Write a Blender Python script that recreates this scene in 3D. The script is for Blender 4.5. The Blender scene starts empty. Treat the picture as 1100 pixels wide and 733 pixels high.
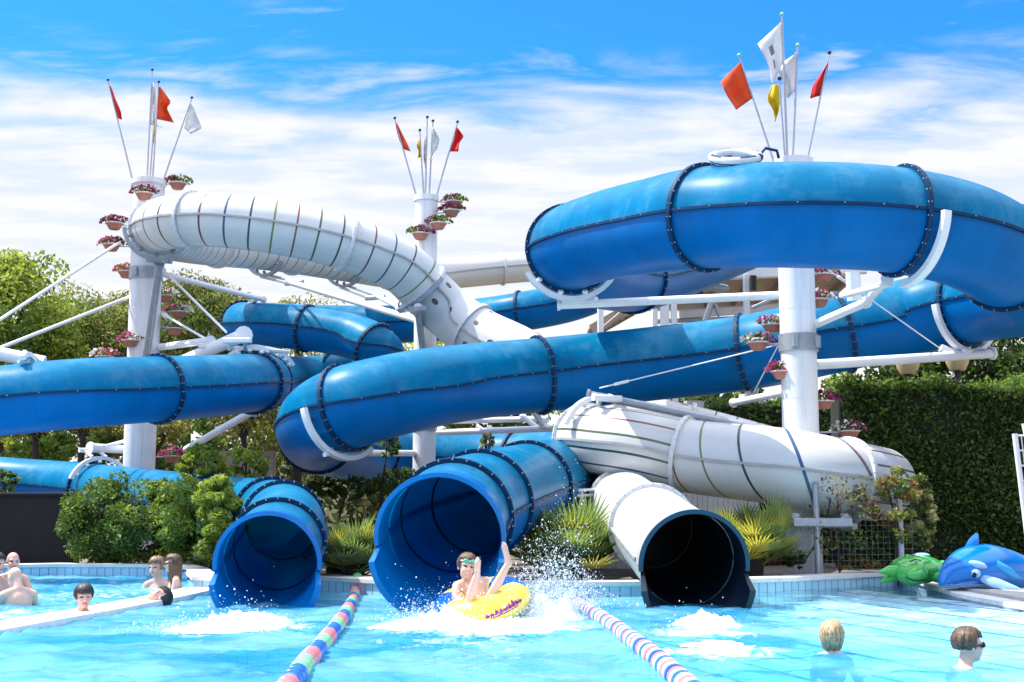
import bpy, bmesh, math, random
import numpy as np
from mathutils import Vector, Matrix, noise as mnoise
random.seed(7)
R = math.radians
PI = math.pi
scn = bpy.context.scene
col = scn.collection
# ------------------------------------------------------------------ camera
F, CX, CY, HC = 1400.0, 550.0, 366.5, 1.0
TL = math.atan(179.5 / 1400.0)
ST, CT = math.sin(TL), math.cos(TL)
cd = bpy.data.cameras.new('camera')
cam = bpy.data.objects.new('camera', cd)
col.objects.link(cam)
cam.location = (0, 0, HC)
cam.rotation_euler = (PI / 2 + TL, 0, 0)
cd.sensor_width = 36.0
cd.lens = 36.0 * F / 1100.0
cd.clip_end = 3000
cd.clip_start = 0.05
scn.camera = cam


def P(px, py, s):
    u, v = (px - CX) / F, (CY - py) / F
    return Vector((u * s, (CT - v * ST) * s, HC + (ST + v * CT) * s))


def G(px, py, z=0.0):
    v = (CY - py) / F
    return P(px, py, (z - HC) / (ST + v * CT))


# ------------------------------------------------------------------ materials
def new_mat(name):
    m = bpy.data.materials.new(name)
    m.use_nodes = True
    nt = m.node_tree
    nt.nodes.clear()
    out = nt.nodes.new('ShaderNodeOutputMaterial')
    return m, nt, out


def N(nt, typ, **kw):
    n = nt.nodes.new(typ)
    for k, v in kw.items():
        if k.startswith('i_'):
            key = k[2:]
            key = int(key) if key.isdigit() else key.replace('_', ' ')
            n.inputs[key].default_value = v
        else:
            setattr(n, k, v)
    return n


def math_node(nt, op, a, b=None, c=None):
    n = nt.nodes.new('ShaderNodeMath')
    n.operation = op
    for i, x in enumerate((a, b, c)):
        if x is None:
            continue
        if isinstance(x, (int, float)):
            n.inputs[i].default_value = x
        else:
            nt.links.new(x, n.inputs[i])
    return n.outputs[0]


def mixcol(nt, fac, a, b, blend='MIX'):
    n = nt.nodes.new('ShaderNodeMix')
    n.data_type = 'RGBA'
    n.blend_type = blend
    for i, x in ((0, fac), (6, a), (7, b)):
        if isinstance(x, (int, float)):
            n.inputs[i].default_value = x
        elif isinstance(x, (tuple, list)):
            n.inputs[i].default_value = tuple(x) + ((1,) if len(x) == 3 else ())
        else:
            nt.links.new(x, n.inputs[i])
    return n.outputs[2]


def vary(nt, base, var, scale, coord='Object'):
    tc = N(nt, 'ShaderNodeTexCoord')
    nz = N(nt, 'ShaderNodeTexNoise', i_Scale=scale, i_Detail=6.0, i_Roughness=0.6)
    nt.links.new(tc.outputs[coord], nz.inputs['Vector'])
    mr = N(nt, 'ShaderNodeMapRange')
    mr.inputs[1].default_value, mr.inputs[2].default_value = 0.3, 0.7
    mr.inputs[3].default_value, mr.inputs[4].default_value = 1 - var, 1 + var
    nt.links.new(nz.outputs['Fac'], mr.inputs[0])
    hs = N(nt, 'ShaderNodeHueSaturation')
    nt.links.new(mr.outputs[0], hs.inputs['Value'])
    if isinstance(base, (tuple, list)):
        hs.inputs['Color'].default_value = tuple(base[:3]) + (1,)
    else:
        nt.links.new(base, hs.inputs['Color'])
    return hs.outputs['Color'], nz.outputs['Fac']


def finish(nt, out, color, rough=0.5, metal=0.0, coat=0.0, trans=0.0, bumpsrc=None, bump=0.0, spec=0.5, tcol=None):
    p = N(nt, 'ShaderNodeBsdfPrincipled')
    p.inputs['Roughness'].default_value = rough
    p.inputs['Metallic'].default_value = metal
    p.inputs['Coat Weight'].default_value = coat
    p.inputs['Coat Roughness'].default_value = 0.15
    p.inputs['Specular IOR Level'].default_value = spec
    if isinstance(color, (tuple, list)):
        p.inputs['Base Color'].default_value = tuple(color[:3]) + (1,)
    else:
        nt.links.new(color, p.inputs['Base Color'])
    if bumpsrc is not None and bump:
        b = N(nt, 'ShaderNodeBump', i_Strength=bump, i_Distance=0.02)
        nt.links.new(bumpsrc, b.inputs['Height'])
        nt.links.new(b.outputs[0], p.inputs['Normal'])
    if trans:
        t = N(nt, 'ShaderNodeBsdfTranslucent')
        c = tcol if tcol is not None else color
        if isinstance(c, (tuple, list)):
            t.inputs['Color'].default_value = tuple(c[:3]) + (1,)
        else:
            nt.links.new(c, t.inputs['Color'])
        mx = N(nt, 'ShaderNodeMixShader', i_0=trans)
        nt.links.new(p.outputs[0], mx.inputs[1])
        nt.links.new(t.outputs[0], mx.inputs[2])
        nt.links.new(mx.outputs[0], out.inputs[0])
    else:
        nt.links.new(p.outputs[0], out.inputs[0])
    return p


def mat(name, c, rough=0.5, metal=0.0, var=0.12, scale=6.0, coat=0.0, trans=0.0, bump=0.0, spec=0.5, tcol=None):
    m, nt, out = new_mat(name)
    cc, nz = vary(nt, c, var, scale)
    finish(nt, out, cc, rough, metal, coat, trans, nz, bump, spec, tcol)
    return m


def tube_mat(name, style):
    """Fibreglass shells: UV.x is metres along the tube, UV.y the angle (0..1)."""
    m, nt, out = new_mat(name)
    uv = N(nt, 'ShaderNodeUVMap')
    sep = N(nt, 'ShaderNodeSeparateXYZ')
    nt.links.new(uv.outputs[0], sep.inputs[0])
    u, v = sep.outputs[0], sep.outputs[1]
    def grime(c_in):
        # dirt gathers beside the joints and runs down from them in streaks
        mpg = N(nt, 'ShaderNodeMapping')
        mpg.inputs['Scale'].default_value = (1.2, 34, 1)
        nt.links.new(uv.outputs[0], mpg.inputs[0])
        ng = N(nt, 'ShaderNodeTexNoise', i_Scale=1.0, i_Detail=6.0, i_Roughness=0.65)
        nt.links.new(mpg.outputs[0], ng.inputs['Vector'])
        near = N(nt, 'ShaderNodeMapRange')
        near.inputs[1].default_value, near.inputs[2].default_value = 0.0, 0.55
        near.inputs[3].default_value, near.inputs[4].default_value = 0.30, 0.0
        nt.links.new(u, near.inputs[0])
        k_ = math_node(nt, 'ADD', ng.outputs['Fac'], near.outputs[0])
        r_ = N(nt, 'ShaderNodeMapRange')
        r_.inputs[1].default_value, r_.inputs[2].default_value = 0.56, 0.82
        r_.inputs[4].default_value = 0.42 if style == 'blue' else 0.30
        nt.links.new(k_, r_.inputs[0])
        return mixcol(nt, r_.outputs[0], c_in, (0.004, 0.075, 0.16) if style == 'blue' else (0.36, 0.35, 0.31))

    if style == 'blue':
        upper = math_node(nt, 'LESS_THAN', v, 0.5)
        base = mixcol(nt, upper, (0.0, 0.15, 0.43), (0.0, 0.185, 0.36))
        cc, nz = vary(nt, base, 0.16, 1.3)
        # chalky weathering, streaked along the shell
        tc = N(nt, 'ShaderNodeTexCoord')
        n2 = N(nt, 'ShaderNodeTexNoise', i_Scale=2.2, i_Detail=9.0, i_Roughness=0.7)
        nt.links.new(tc.outputs['Object'], n2.inputs['Vector'])
        r = N(nt, 'ShaderNodeMapRange')
        r.inputs[1].default_value, r.inputs[2].default_value = 0.48, 0.78
        r.inputs[4].default_value = 0.46
        nt.links.new(n2.outputs['Fac'], r.inputs[0])
        cc = mixcol(nt, math_node(nt, 'MULTIPLY', r.outputs[0], upper), cc, (0.16, 0.42, 0.58))
        # run marks down the lower shell
        mp = N(nt, 'ShaderNodeMapping')
        mp.inputs['Scale'].default_value = (9, 1.5, 1)
        nt.links.new(uv.outputs[0], mp.inputs[0])
        n3 = N(nt, 'ShaderNodeTexNoise', i_Scale=1.0, i_Detail=5.0)
        nt.links.new(mp.outputs[0], n3.inputs['Vector'])
        r3 = N(nt, 'ShaderNodeMapRange')
        r3.inputs[1].default_value, r3.inputs[2].default_value = 0.5, 0.75
        r3.inputs[4].default_value = 0.30
        nt.links.new(n3.outputs['Fac'], r3.inputs[0])
        cc = mixcol(nt, r3.outputs[0], cc, (0.001, 0.075, 0.22))
        p = finish(nt, out, grime(cc), 0.36, 0, 0.0, 0.20, nz, 0.03, 0.12, (0.0, 0.36, 0.60))
        return m
    white = (0.68, 0.68, 0.655)
    ramp_cols = [(0.05, 0.04, 0.025), (0.10, 0.08, 0.02), (0.03, 0.03, 0.03), (0.09, 0.02, 0.015), (0.06, 0.06, 0.02), (0.04, 0.04, 0.04)] if style == 'spots' else [(0.0, 0.05, 0.16), (0.015, 0.025, 0.03), (0.07, 0.10, 0.015), (0.11, 0.005, 0.035), (0.16, 0.18, 0.02),
                 (0.012, 0.04, 0.025), (0.0, 0.07, 0.17), (0.22, 0.045, 0.015)]
    if style == 'plain':
        cc, nz = vary(nt, white, 0.06, 2.0)
        finish(nt, out, grime(cc), 0.35, 0, 0.1, 0.12, nz, 0.02, tcol=white)
        return m
    if style == 'hoop':
        a = math_node(nt, 'DIVIDE', u, 0.37)
        w = 0.085
    elif style == 'diag':
        a = math_node(nt, 'ADD', math_node(nt, 'DIVIDE', u, 0.60), math_node(nt, 'MULTIPLY', v, 2.0))
        w = 0.06
    elif style == 'long':
        a = math_node(nt, 'MULTIPLY', math_node(nt, 'ADD', v, math_node(nt, 'MULTIPLY', u, 0.008)), 13.0)
        w = 0.14
    elif style == 'spots':
        a = math_node(nt, 'DIVIDE', u, 0.50)
        w = 0.2
    fl = math_node(nt, 'FLOOR', a)
    fr = math_node(nt, 'FRACT', a)
    idx = math_node(nt, 'FRACT', math_node(nt, 'MULTIPLY', fl, 0.377))
    ramp = N(nt, 'ShaderNodeValToRGB')
    ramp.color_ramp.interpolation = 'CONSTANT'
    while len(ramp.color_ramp.elements) > 1:
        ramp.color_ramp.elements.remove(ramp.color_ramp.elements[0])
    for i, c in enumerate(ramp_cols):
        e = ramp.color_ramp.elements[0] if i == 0 else ramp.color_ramp.elements.new(i / len(ramp_cols))
        e.position = i / len(ramp_cols)
        e.color = c + (1,)
    nt.links.new(idx, ramp.inputs[0])
    if style == 'spots':
        # oval inlays, staggered from row to row
        b = math_node(nt, 'ADD', math_node(nt, 'MULTIPLY', v, 7.0), math_node(nt, 'MULTIPLY', fl, 0.43))
        fb = math_node(nt, 'SUBTRACT', math_node(nt, 'FRACT', b), 0.5)
        fa = math_node(nt, 'SUBTRACT', fr, 0.5)
        d = math_node(nt, 'ADD', math_node(nt, 'POWER', math_node(nt, 'MULTIPLY', fa, 1.0), 2.0), math_node(nt, 'POWER', math_node(nt, 'MULTIPLY', fb, 1.35), 2.0))
        mask = math_node(nt, 'MULTIPLY', math_node(nt, 'LESS_THAN', d, 0.021), math_node(nt, 'LESS_THAN', math_node(nt, 'FRACT', math_node(nt, 'MULTIPLY', math_node(nt, 'ADD', fl, math_node(nt, 'FLOOR', b)), 0.391)), 0.62))
        spot, _ = vary(nt, ramp.outputs[0], 0.4, 5)
    else:
        mask = math_node(nt, 'LESS_THAN', fr, w)
        spot = ramp.outputs[0]
    cc0, nz = vary(nt, white, 0.06, 2.0)
    cc = mixcol(nt, math_node(nt, 'MULTIPLY', mask, 0.95), cc0, spot)
    finish(nt, out, grime(cc), 0.38, 0, 0.1, 0.10, nz, 0.02, tcol=cc)
    return m


M = {}
M['blue'] = tube_mat('blue_fibreglass', 'blue')
for k in ('plain', 'hoop', 'diag', 'long', 'spots'):
    M[k] = tube_mat('white_fibreglass_' + k, k)
M['lip'] = mat('blue_gelcoat', (0.001, 0.17, 0.48), 0.28, coat=0.05, var=0.12, scale=2, trans=0.25, tcol=(0.0, 0.4, 0.7), spec=.4)
M['blue_in'] = mat('blue_lining', (0.001, 0.18, 0.52), 0.25, coat=0.0, var=0.25, scale=1.5, trans=.30, tcol=(0, .3, .6), spec=.4)
M['navy'] = mat('navy_flange', (0.001, 0.03, 0.085), 0.55, var=0.3, spec=.2)
M['black_in'] = mat('dark_lining', (0.004, 0.012, 0.025), 0.4, var=0.2)
M['teal'] = mat('teal_lining', (0.001, 0.04, 0.075), 0.35, var=0.2)
M['white_paint'] = mat('white_paint', (0.80, 0.80, 0.80), 0.4, var=0.06, scale=3)
def streaked(name, c, dirt, amount):
    m, nt, out = new_mat(name)
    tc_ = N(nt, 'ShaderNodeTexCoord')
    mp_ = N(nt, 'ShaderNodeMapping')
    mp_.inputs['Scale'].default_value = (14, 14, 0.7)
    nt.links.new(tc_.outputs['Object'], mp_.inputs[0])
    nz_ = N(nt, 'ShaderNodeTexNoise', i_Scale=1.0, i_Detail=8.0, i_Roughness=0.65)
    nt.links.new(mp_.outputs[0], nz_.inputs['Vector'])
    mr_ = N(nt, 'ShaderNodeMapRange')
    mr_.inputs[1].default_value, mr_.inputs[2].default_value, mr_.inputs[4].default_value = 0.5, 0.78, amount
    nt.links.new(nz_.outputs['Fac'], mr_.inputs[0])
    cc, _ = vary(nt, c, 0.05, 1.5)
    finish(nt, out, mixcol(nt, mr_.outputs[0], cc, dirt), 0.45)
    return m


M['tower'] = streaked('tower_paint', (0.74, 0.74, 0.75), (0.42, 0.36, 0.30), 0.55)
M['steel'] = mat('galvanised_steel', (0.36, 0.39, 0.43), 0.42, metal=0.5, var=0.15, scale=9)
M['bolt'] = mat('zinc_bolt', (0.34, 0.40, 0.45), 0.4, metal=0.3, var=0.1)
M['wflange'] = mat('white_flange', (0.66, 0.67, 0.67), 0.45, var=0.1, scale=10)
M['seamgrey'] = mat('grey_seam', (0.40, 0.40, 0.38), 0.6, var=0.15)
M['dark'] = mat('dark_rubber', (0.02, 0.02, 0.022), 0.6)
M['terra'] = mat('terracotta', (0.42, 0.17, 0.12), 0.75, var=0.2, scale=12, bump=0.1)
M['potrim'] = mat('pale_rim', (0.72, 0.62, 0.56), 0.7, var=0.1)
M['coping'] = mat('pale_stone_coping', (0.72, 0.69, 0.64), 0.7, var=0.10, scale=9, bump=0.1)
M['concrete'] = mat('grey_concrete', (0.34, 0.33, 0.31), 0.85, var=0.18, scale=2.5, bump=0.2)
M['beige'] = mat('beige_boards', (0.36, 0.28, 0.2), 0.7, var=0.2, scale=3)
M['blackwall'] = mat('black_screen', (0.008, 0.009, 0.012), 0.8, var=0.3, scale=3)
M['bark'] = mat('bark', (0.035, 0.028, 0.022), 0.9, var=0.35, scale=12, bump=0.4)
M['panel'] = mat('white_panel', (0.62, 0.63, 0.64), 0.55, var=0.06, scale=2)
M['lampshade'] = mat('cream_lamp_shade', (0.62, 0.44, 0.22), 0.5, var=0.08)
M['redpipe'] = mat('red_pipe', (0.12, 0.015, 0.015), 0.5)
M['yellow'] = mat('yellow_vinyl', (0.92, 0.72, 0.07), 0.25, coat=0.3, var=0.06)
M['bluevinyl'] = mat('blue_vinyl', (0.01, 0.10, 0.55), 0.22, coat=0.4, var=0.12)
M['purple'] = mat('purple_print', (0.30, 0.02, 0.24), 0.4)
M['green_vinyl'] = mat('green_vinyl', (0.05, 0.42, 0.06), 0.22, coat=0.5, var=0.2, scale=5)
M['green_vinyl2'] = mat('pale_green_vinyl', (0.22, 0.6, 0.12), 0.25, coat=0.4, var=0.2)
M['orca'] = mat('bright_blue_vinyl', (0.001, 0.17, 0.55), 0.16, coat=0.12, var=0.15, scale=3)
M['orca_light'] = mat('pale_blue_vinyl', (0.30, 0.52, 0.80), 0.2, coat=0.5, var=0.1)
M['orca_mid'] = mat('cyan_vinyl', (0.01, 0.32, 0.70), 0.18, coat=0.5, var=0.1)
for nm, c in (('f_blue', (0.01, 0.13, 0.55)), ('f_pink', (0.75, 0.20, 0.22)), ('f_green', (0.22, 0.58, 0.30)), ('f_white', (0.75, 0.76, 0.75)), ('f_mint', (0.5, 0.75, 0.66))):
    M[nm] = mat('float_' + nm[2:], c, 0.35, var=0.08)
for nm, c in (('fl_red', (0.72, 0.03, 0.02)), ('fl_orange', (0.78, 0.10, 0.02)), ('fl_white', (0.78, 0.78, 0.78)), ('fl_yellow', (0.75, 0.55, 0.02))):
    M[nm] = mat('cloth_' + nm[3:], c, 0.8, var=0.08, trans=0.35)
M['print'] = mat('grey_print', (0.2, 0.2, 0.24), 0.8)
M['pole'] = mat('thin_steel_pole', (0.45, 0.46, 0.5), 0.4, metal=0.4)


def leafm(name, c, t=0.4, tc=None):
    return mat(name, c, 0.5, var=0.35, scale=3.0, trans=t, tcol=tc or (c[0] * 1.8, c[1] * 1.7, c[2] * 0.9), spec=0.4)


M['l_dark'] = leafm('leaf_dark', (0.035, 0.065, 0.016))
M['l_mid'] = leafm('leaf_mid', (0.085, 0.15, 0.03))
M['l_light'] = leafm('leaf_light', (0.15, 0.24, 0.05))
M['l_yell'] = leafm('leaf_yellow', (0.29, 0.35, 0.06))
M['l_olive'] = leafm('leaf_olive', (0.25, 0.245, 0.08))
M['l_oliveD'] = leafm('leaf_olive_dark', (0.085, 0.095, 0.034))
M['l_brown'] = leafm('leaf_brown', (0.20, 0.07, 0.04))
M['l_cream'] = leafm('leaf_cream', (0.5, 0.48, 0.3))
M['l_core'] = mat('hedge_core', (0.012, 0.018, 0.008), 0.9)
M['p_green'] = leafm('palm_green', (0.18, 0.26, 0.09))
M['p_dark'] = leafm('palm_dark', (0.09, 0.14, 0.06))
M['p_yell'] = leafm('palm_yellow', (0.40, 0.38, 0.08))
M['fw_purple'] = leafm('petal_purple', (0.20, 0.015, 0.10), 0.3, (0.3, 0.02, 0.15))
M['fw_pink'] = leafm('petal_pink', (0.5, 0.05, 0.18), 0.3, (0.6, 0.08, 0.2))
M['fw_white'] = leafm('petal_white', (0.75, 0.72, 0.68), 0.3, (0.7, 0.7, 0.6))
M['foam'] = mat('white_foam', (0.76, 0.81, 0.84), 0.55, var=0.08, scale=9, trans=0.3, tcol=(0.85, 0.95, 1.0))


def skin_mat(name, c):
    m, nt, out = new_mat(name)
    cc, nz = vary(nt, c, 0.08, 9)
    p = finish(nt, out, cc, 0.42, 0, 0.1)
    p.inputs['Subsurface Weight'].default_value = 0.2
    p.inputs['Subsurface Radius'].default_value = (0.02, 0.008, 0.004)
    return m


M['skin'] = skin_mat('fair_skin', (0.66, 0.42, 0.32))
M['skin2'] = skin_mat('rosy_skin', (0.62, 0.36, 0.28))
M['hair_d'] = mat('dark_hair', (0.012, 0.010, 0.010), 0.45, var=0.4, scale=60, bump=0.5)
M['hair_b'] = mat('brown_hair', (0.13, 0.07, 0.035), 0.45, var=0.4, scale=60, bump=0.5)
M['hair_l'] = mat('blonde_hair', (0.48, 0.33, 0.17), 0.45, var=0.4, scale=60, bump=0.5)
M['hair_s'] = mat('light_brown_hair', (0.26, 0.16, 0.09), 0.45, var=0.4, scale=60, bump=0.5)
M['eye'] = mat('eye_dark', (0.03, 0.02, 0.02), 0.2)
M['lips'] = mat('lips', (0.5, 0.13, 0.12), 0.4)
M['teeth'] = mat('teeth', (0.8, 0.78, 0.72), 0.3)
M['goggle_g'] = mat('green_goggle', (0.05, 0.42, 0.28), 0.15, coat=0.5)
M['swim_blue'] = mat('blue_swimwear', (0.02, 0.08, 0.45), 0.7)
M['swim_black'] = mat('black_swimwear', (0.01, 0.01, 0.012), 0.7)


# ------------------------------------------------------------------ mesh builder
class MB:
    def __init__(s):
        s.v, s.f, s.m, s.uv = [], [], [], None

    def add(s, vs, fs, mi=0):
        o = len(s.v)
        s.v.extend([tuple(x) for x in vs])
        for f in fs:
            s.f.append(tuple(i + o for i in f))
            s.m.append(mi)

    def bar(s, p, q, w, h=None, mi=0, up=Vector((0, 0, 1))):
        p, q = Vector(p), Vector(q)
        h = h or w
        d = (q - p).normalized()
        if abs(d.dot(up)) > 0.98:
            up = Vector((0, 1, 0))
        a = d.cross(up).normalized() * (w / 2)
        b = a.cross(d).normalized() * (h / 2)
        c = min(w, h) * 0.18
        ring = []
        an, bn = a.normalized(), b.normalized()
        for sa, sb in ((1, 1), (-1, 1), (-1, -1), (1, -1)):
            k1 = a * sa + b * sb
            if sa * sb > 0:
                ring += [k1 - bn * sb * 0 - an * 0 - bn * sb * c, k1 - an * sa * c]
            else:
                ring += [k1 - an * sa * c, k1 - bn * sb * c]
        n = len(ring)
        vs = [p + r for r in ring] + [q + r for r in ring]
        fs = [(i, (i + 1) % n, n + (i + 1) % n, n + i) for i in range(n)] + [tuple(range(n))[::-1], tuple(range(n, 2 * n))]
        s.add(vs, fs, mi)

    def box(s, c, sx, sy, sz, mi=0):
        c = Vector(c)
        s.bar(c - Vector((0, 0, sz / 2)), c + Vector((0, 0, sz / 2)), sx, sy, mi, up=Vector((0, 1, 0)))

    def path(s, pts, r, n=8, mi=0, caps=True):
        pts = [Vector(p) for p in pts]
        rs = r if isinstance(r, (list, tuple)) else [r] * len(pts)
        ref = None
        rings = []
        for i, p in enumerate(pts):
            d = (pts[min(i + 1, len(pts) - 1)] - pts[max(i - 1, 0)]).normalized()
            if ref is None:
                ref = d.cross(Vector((0, 0, 1)))
                if ref.length < 0.05:
                    ref = Vector((1, 0, 0))
            ref = (ref - d * ref.dot(d)).normalized()
            b = d.cross(ref)
            rings.append([p + (ref * math.cos(2 * PI * k / n) + b * math.sin(2 * PI * k / n)) * rs[i] for k in range(n)])
        vs = [v for rg in rings for v in rg]
        fs = []
        for i in range(len(pts) - 1):
            for k in range(n):
                fs.append((i * n + k, i * n + (k + 1) % n, (i + 1) * n + (k + 1) % n, (i + 1) * n + k))
        if caps:
            fs += [tuple(range(n))[::-1], tuple(range((len(pts) - 1) * n, len(pts) * n))]
        s.add(vs, fs, mi)

    def sphere(s, c, rx, ry=None, rz=None, nu=12, nv=8, mi=0, mtx=None):
        ry, rz = ry or rx, rz or rx
        c = Vector(c)
        vs = []
        for j in range(1, nv):
            a = PI * j / nv
            for i in range(nu):
                b = 2 * PI * i / nu
                w = Vector((rx * math.sin(a) * math.cos(b), ry * math.sin(a) * math.sin(b), rz * math.cos(a)))
                vs.append(c + (mtx @ w if mtx else w))
        t = Vector((0, 0, rz))
        vs.append(c + (mtx @ t if mtx else t))
        vs.append(c - (mtx @ t if mtx else t))
        fs = []
        for j in range(nv - 2):
            for i in range(nu):
                fs.append((j * nu + i, (j + 1) * nu + i, (j + 1) * nu + (i + 1) % nu, j * nu + (i + 1) % nu))
        T, B = (nv - 1) * nu, (nv - 1) * nu + 1
        for i in range(nu):
            fs.append((T, i, (i + 1) % nu))
            fs.append((B, (nv - 2) * nu + (i + 1) % nu, (nv - 2) * nu + i))
        s.add(vs, fs, mi)

    def lathe(s, c, prof, n=20, mi=0, mtx=None, mis=None):
        c = Vector(c)
        vs = []
        for r, z in prof:
            for k in range(n):
                w = Vector((r * math.cos(2 * PI * k / n), r * math.sin(2 * PI * k / n), z))
                vs.append(c + (mtx @ w if mtx else w))
        for i in range(len(prof) - 1):
            fs = [(i * n + k, i * n + (k + 1) % n, (i + 1) * n + (k + 1) % n, (i + 1) * n + k) for k in range(n)]
            if i == 0:
                o = len(s.v)
                s.v.extend([tuple(x) for x in vs])
            for f in fs:
                s.f.append(tuple(q + o for q in f))
                s.m.append(mis[i] if mis else mi)

    def quad(s, a, b, c, d, mi=0):
        s.add([a, b, c, d], [(0, 1, 2, 3)], mi)

    def build(s, name, mats, parent=None, smooth=True, sharp=35, base=None):
        me = bpy.data.meshes.new(name)
        if base is None:
            r = parent
            while r is not None and r.parent is not None:
                r = r.parent
            base = r.location if r is not None else Vector((0, 0, 0))
        bx, by, bz = base
        me.from_pydata([(x - bx, y - by, z - bz) for x, y, z in s.v], [], s.f)
        mats = mats if isinstance(mats, (list, tuple)) else [mats]
        for m in mats:
            me.materials.append(m)
        me.polygons.foreach_set('material_index', s.m)
        if s.uv:
            ul = me.uv_layers.new(name='UVMap')
            ul.data.foreach_set('uv', [c for f in s.uv for q in f for c in q])
        if smooth:
            me.polygons.foreach_set('use_smooth', [True] * len(s.f))
            me.set_sharp_from_angle(angle=R(sharp))
        me.update()
        o = bpy.data.objects.new(name, me)
        col.objects.link(o)
        if parent is not None:
            o.parent = parent
        return o


def tag(o, label=None, cat=None, group=None, kind=None):
    if label: o['label'] = label
    if cat: o['category'] = cat
    if group: o['group'] = group
    if kind: o['kind'] = kind
    return o


def thing(name, loc, label, cat, group=None):
    o = bpy.data.objects.new(name, None)
    o.empty_display_size = 0.2
    o.location = loc
    col.objects.link(o)
    return tag(o, label, cat, group)


def copy_tree(o, parent=None):
    c = o.copy()
    col.objects.link(c)
    c.parent = parent
    for ch in list(o.children):
        copy_tree(ch, c)
    return c


def leaf_mesh(name, pts, size, mats, midx, parent=None, seed=0, aspect=0.5, nbias=None, dirs=None):
    rng = np.random.default_rng(seed)
    n = len(pts)
    pts = np.asarray(pts, float)
    d = rng.normal(size=(n, 3)) if dirs is None else np.asarray(dirs, float) + rng.normal(size=(n, 3)) * 0.25
    d /= np.linalg.norm(d, axis=1)[:, None]
    q = rng.normal(size=(n, 3))
    if nbias is not None:
        q = np.cross(d, q * 0.6 + np.asarray(nbias))
    w = np.cross(d, q)
    w /= np.linalg.norm(w, axis=1)[:, None] + 1e-9
    size = (np.asarray(size) * np.ones(n))[:, None] * rng.uniform(0.65, 1.3, (n, 1))
    nn = np.cross(d, w) * size * 0.12
    V = np.stack([pts - d * size * 0.5, pts + w * size * 0.5 * aspect + nn, pts + d * size * 0.5, pts - w * size * 0.5 * aspect + nn], 1).reshape(-1, 3)
    r = parent
    while r is not None and r.parent is not None:
        r = r.parent
    if r is not None:
        V = V - np.array(r.location)
    me = bpy.data.meshes.new(name)
    me.vertices.add(4 * n)
    me.vertices.foreach_set('co', V.ravel())
    me.loops.add(4 * n)
    me.loops.foreach_set('vertex_index', np.arange(4 * n, dtype=np.int32))
    me.polygons.add(n)
    me.polygons.foreach_set('loop_start', np.arange(0, 4 * n, 4, dtype=np.int32))
    me.update(calc_edges=True)
    for m in mats:
        me.materials.append(m)
    me.polygons.foreach_set('material_index', np.asarray(midx, dtype=np.int32))
    me.validate()
    o = bpy.data.objects.new(name, me)
    col.objects.link(o)
    if parent is not None:
        o.parent = parent
    return o


def clump_points(centers, radii, per, rng):
    out, ci = [], []
    for i, (c, r) in enumerate(zip(centers, radii)):
        k = int(per * r ** 2 / (np.mean(np.asarray(radii) ** 2)))
        q = rng.normal(size=(k, 3))
        q /= np.linalg.norm(q, axis=1)[:, None]
        q *= (rng.uniform(0.35, 1.0, (k, 1)) ** 0.6) * r
        out.append(np.asarray(c) + q * np.array([1, 1, 0.75]))
        ci += [i] * k
    return np.concatenate(out), np.array(ci)
# ------------------------------------------------------------------ world and sun
SUN = Vector((-0.52, 0.10, 0.85)).normalized()
w = bpy.data.worlds.new('World')
scn.world = w
w.use_nodes = True
nt = w.node_tree
nt.nodes.clear()
out = nt.nodes.new('ShaderNodeOutputWorld')
bg = N(nt, 'ShaderNodeBackground', i_Strength=0.14)
sky = N(nt, 'ShaderNodeTexSky', sky_type='NISHITA')
sky.sun_disc = False
sky.sun_elevation = math.asin(SUN.z)
sky.sun_rotation = math.atan2(SUN.x, SUN.y)
sky.altitude = 300
tc = N(nt, 'ShaderNodeTexCoord')
sep = N(nt, 'ShaderNodeSeparateXYZ')
nt.links.new(tc.outputs['Generated'], sep.inputs[0])
z = math_node(nt, 'MAXIMUM', sep.outputs[2], 0.0)
den = math_node(nt, 'ADD', z, 0.10)
cmb = N(nt, 'ShaderNodeCombineXYZ')
nt.links.new(math_node(nt, 'DIVIDE', sep.outputs[0], den), cmb.inputs[0])
nt.links.new(math_node(nt, 'DIVIDE', sep.outputs[1], den), cmb.inputs[1])
mp = N(nt, 'ShaderNodeMapping')
mp.inputs['Scale'].default_value = (1.5, 3.2, 1)
mp.inputs['Location'].default_value = (3.7, 1.3, 0)
mp.inputs['Rotation'].default_value = (0, 0, R(8))
nt.links.new(cmb.outputs[0], mp.inputs[0])
n1 = N(nt, 'ShaderNodeTexNoise', i_Scale=1.5, i_Detail=12.0, i_Roughness=0.56, i_Distortion=0.35)
nt.links.new(mp.outputs[0], n1.inputs['Vector'])


def mrange(nt, src, a, b, c=0.0, d=1.0, smooth=True):
    m = N(nt, 'ShaderNodeMapRange')
    if smooth:
        m.interpolation_type = 'SMOOTHSTEP'
    for i, x in ((1, a), (2, b), (3, c), (4, d)):
        m.inputs[i].default_value = x
    nt.links.new(src, m.inputs[0])
    return m.outputs[0]


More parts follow.
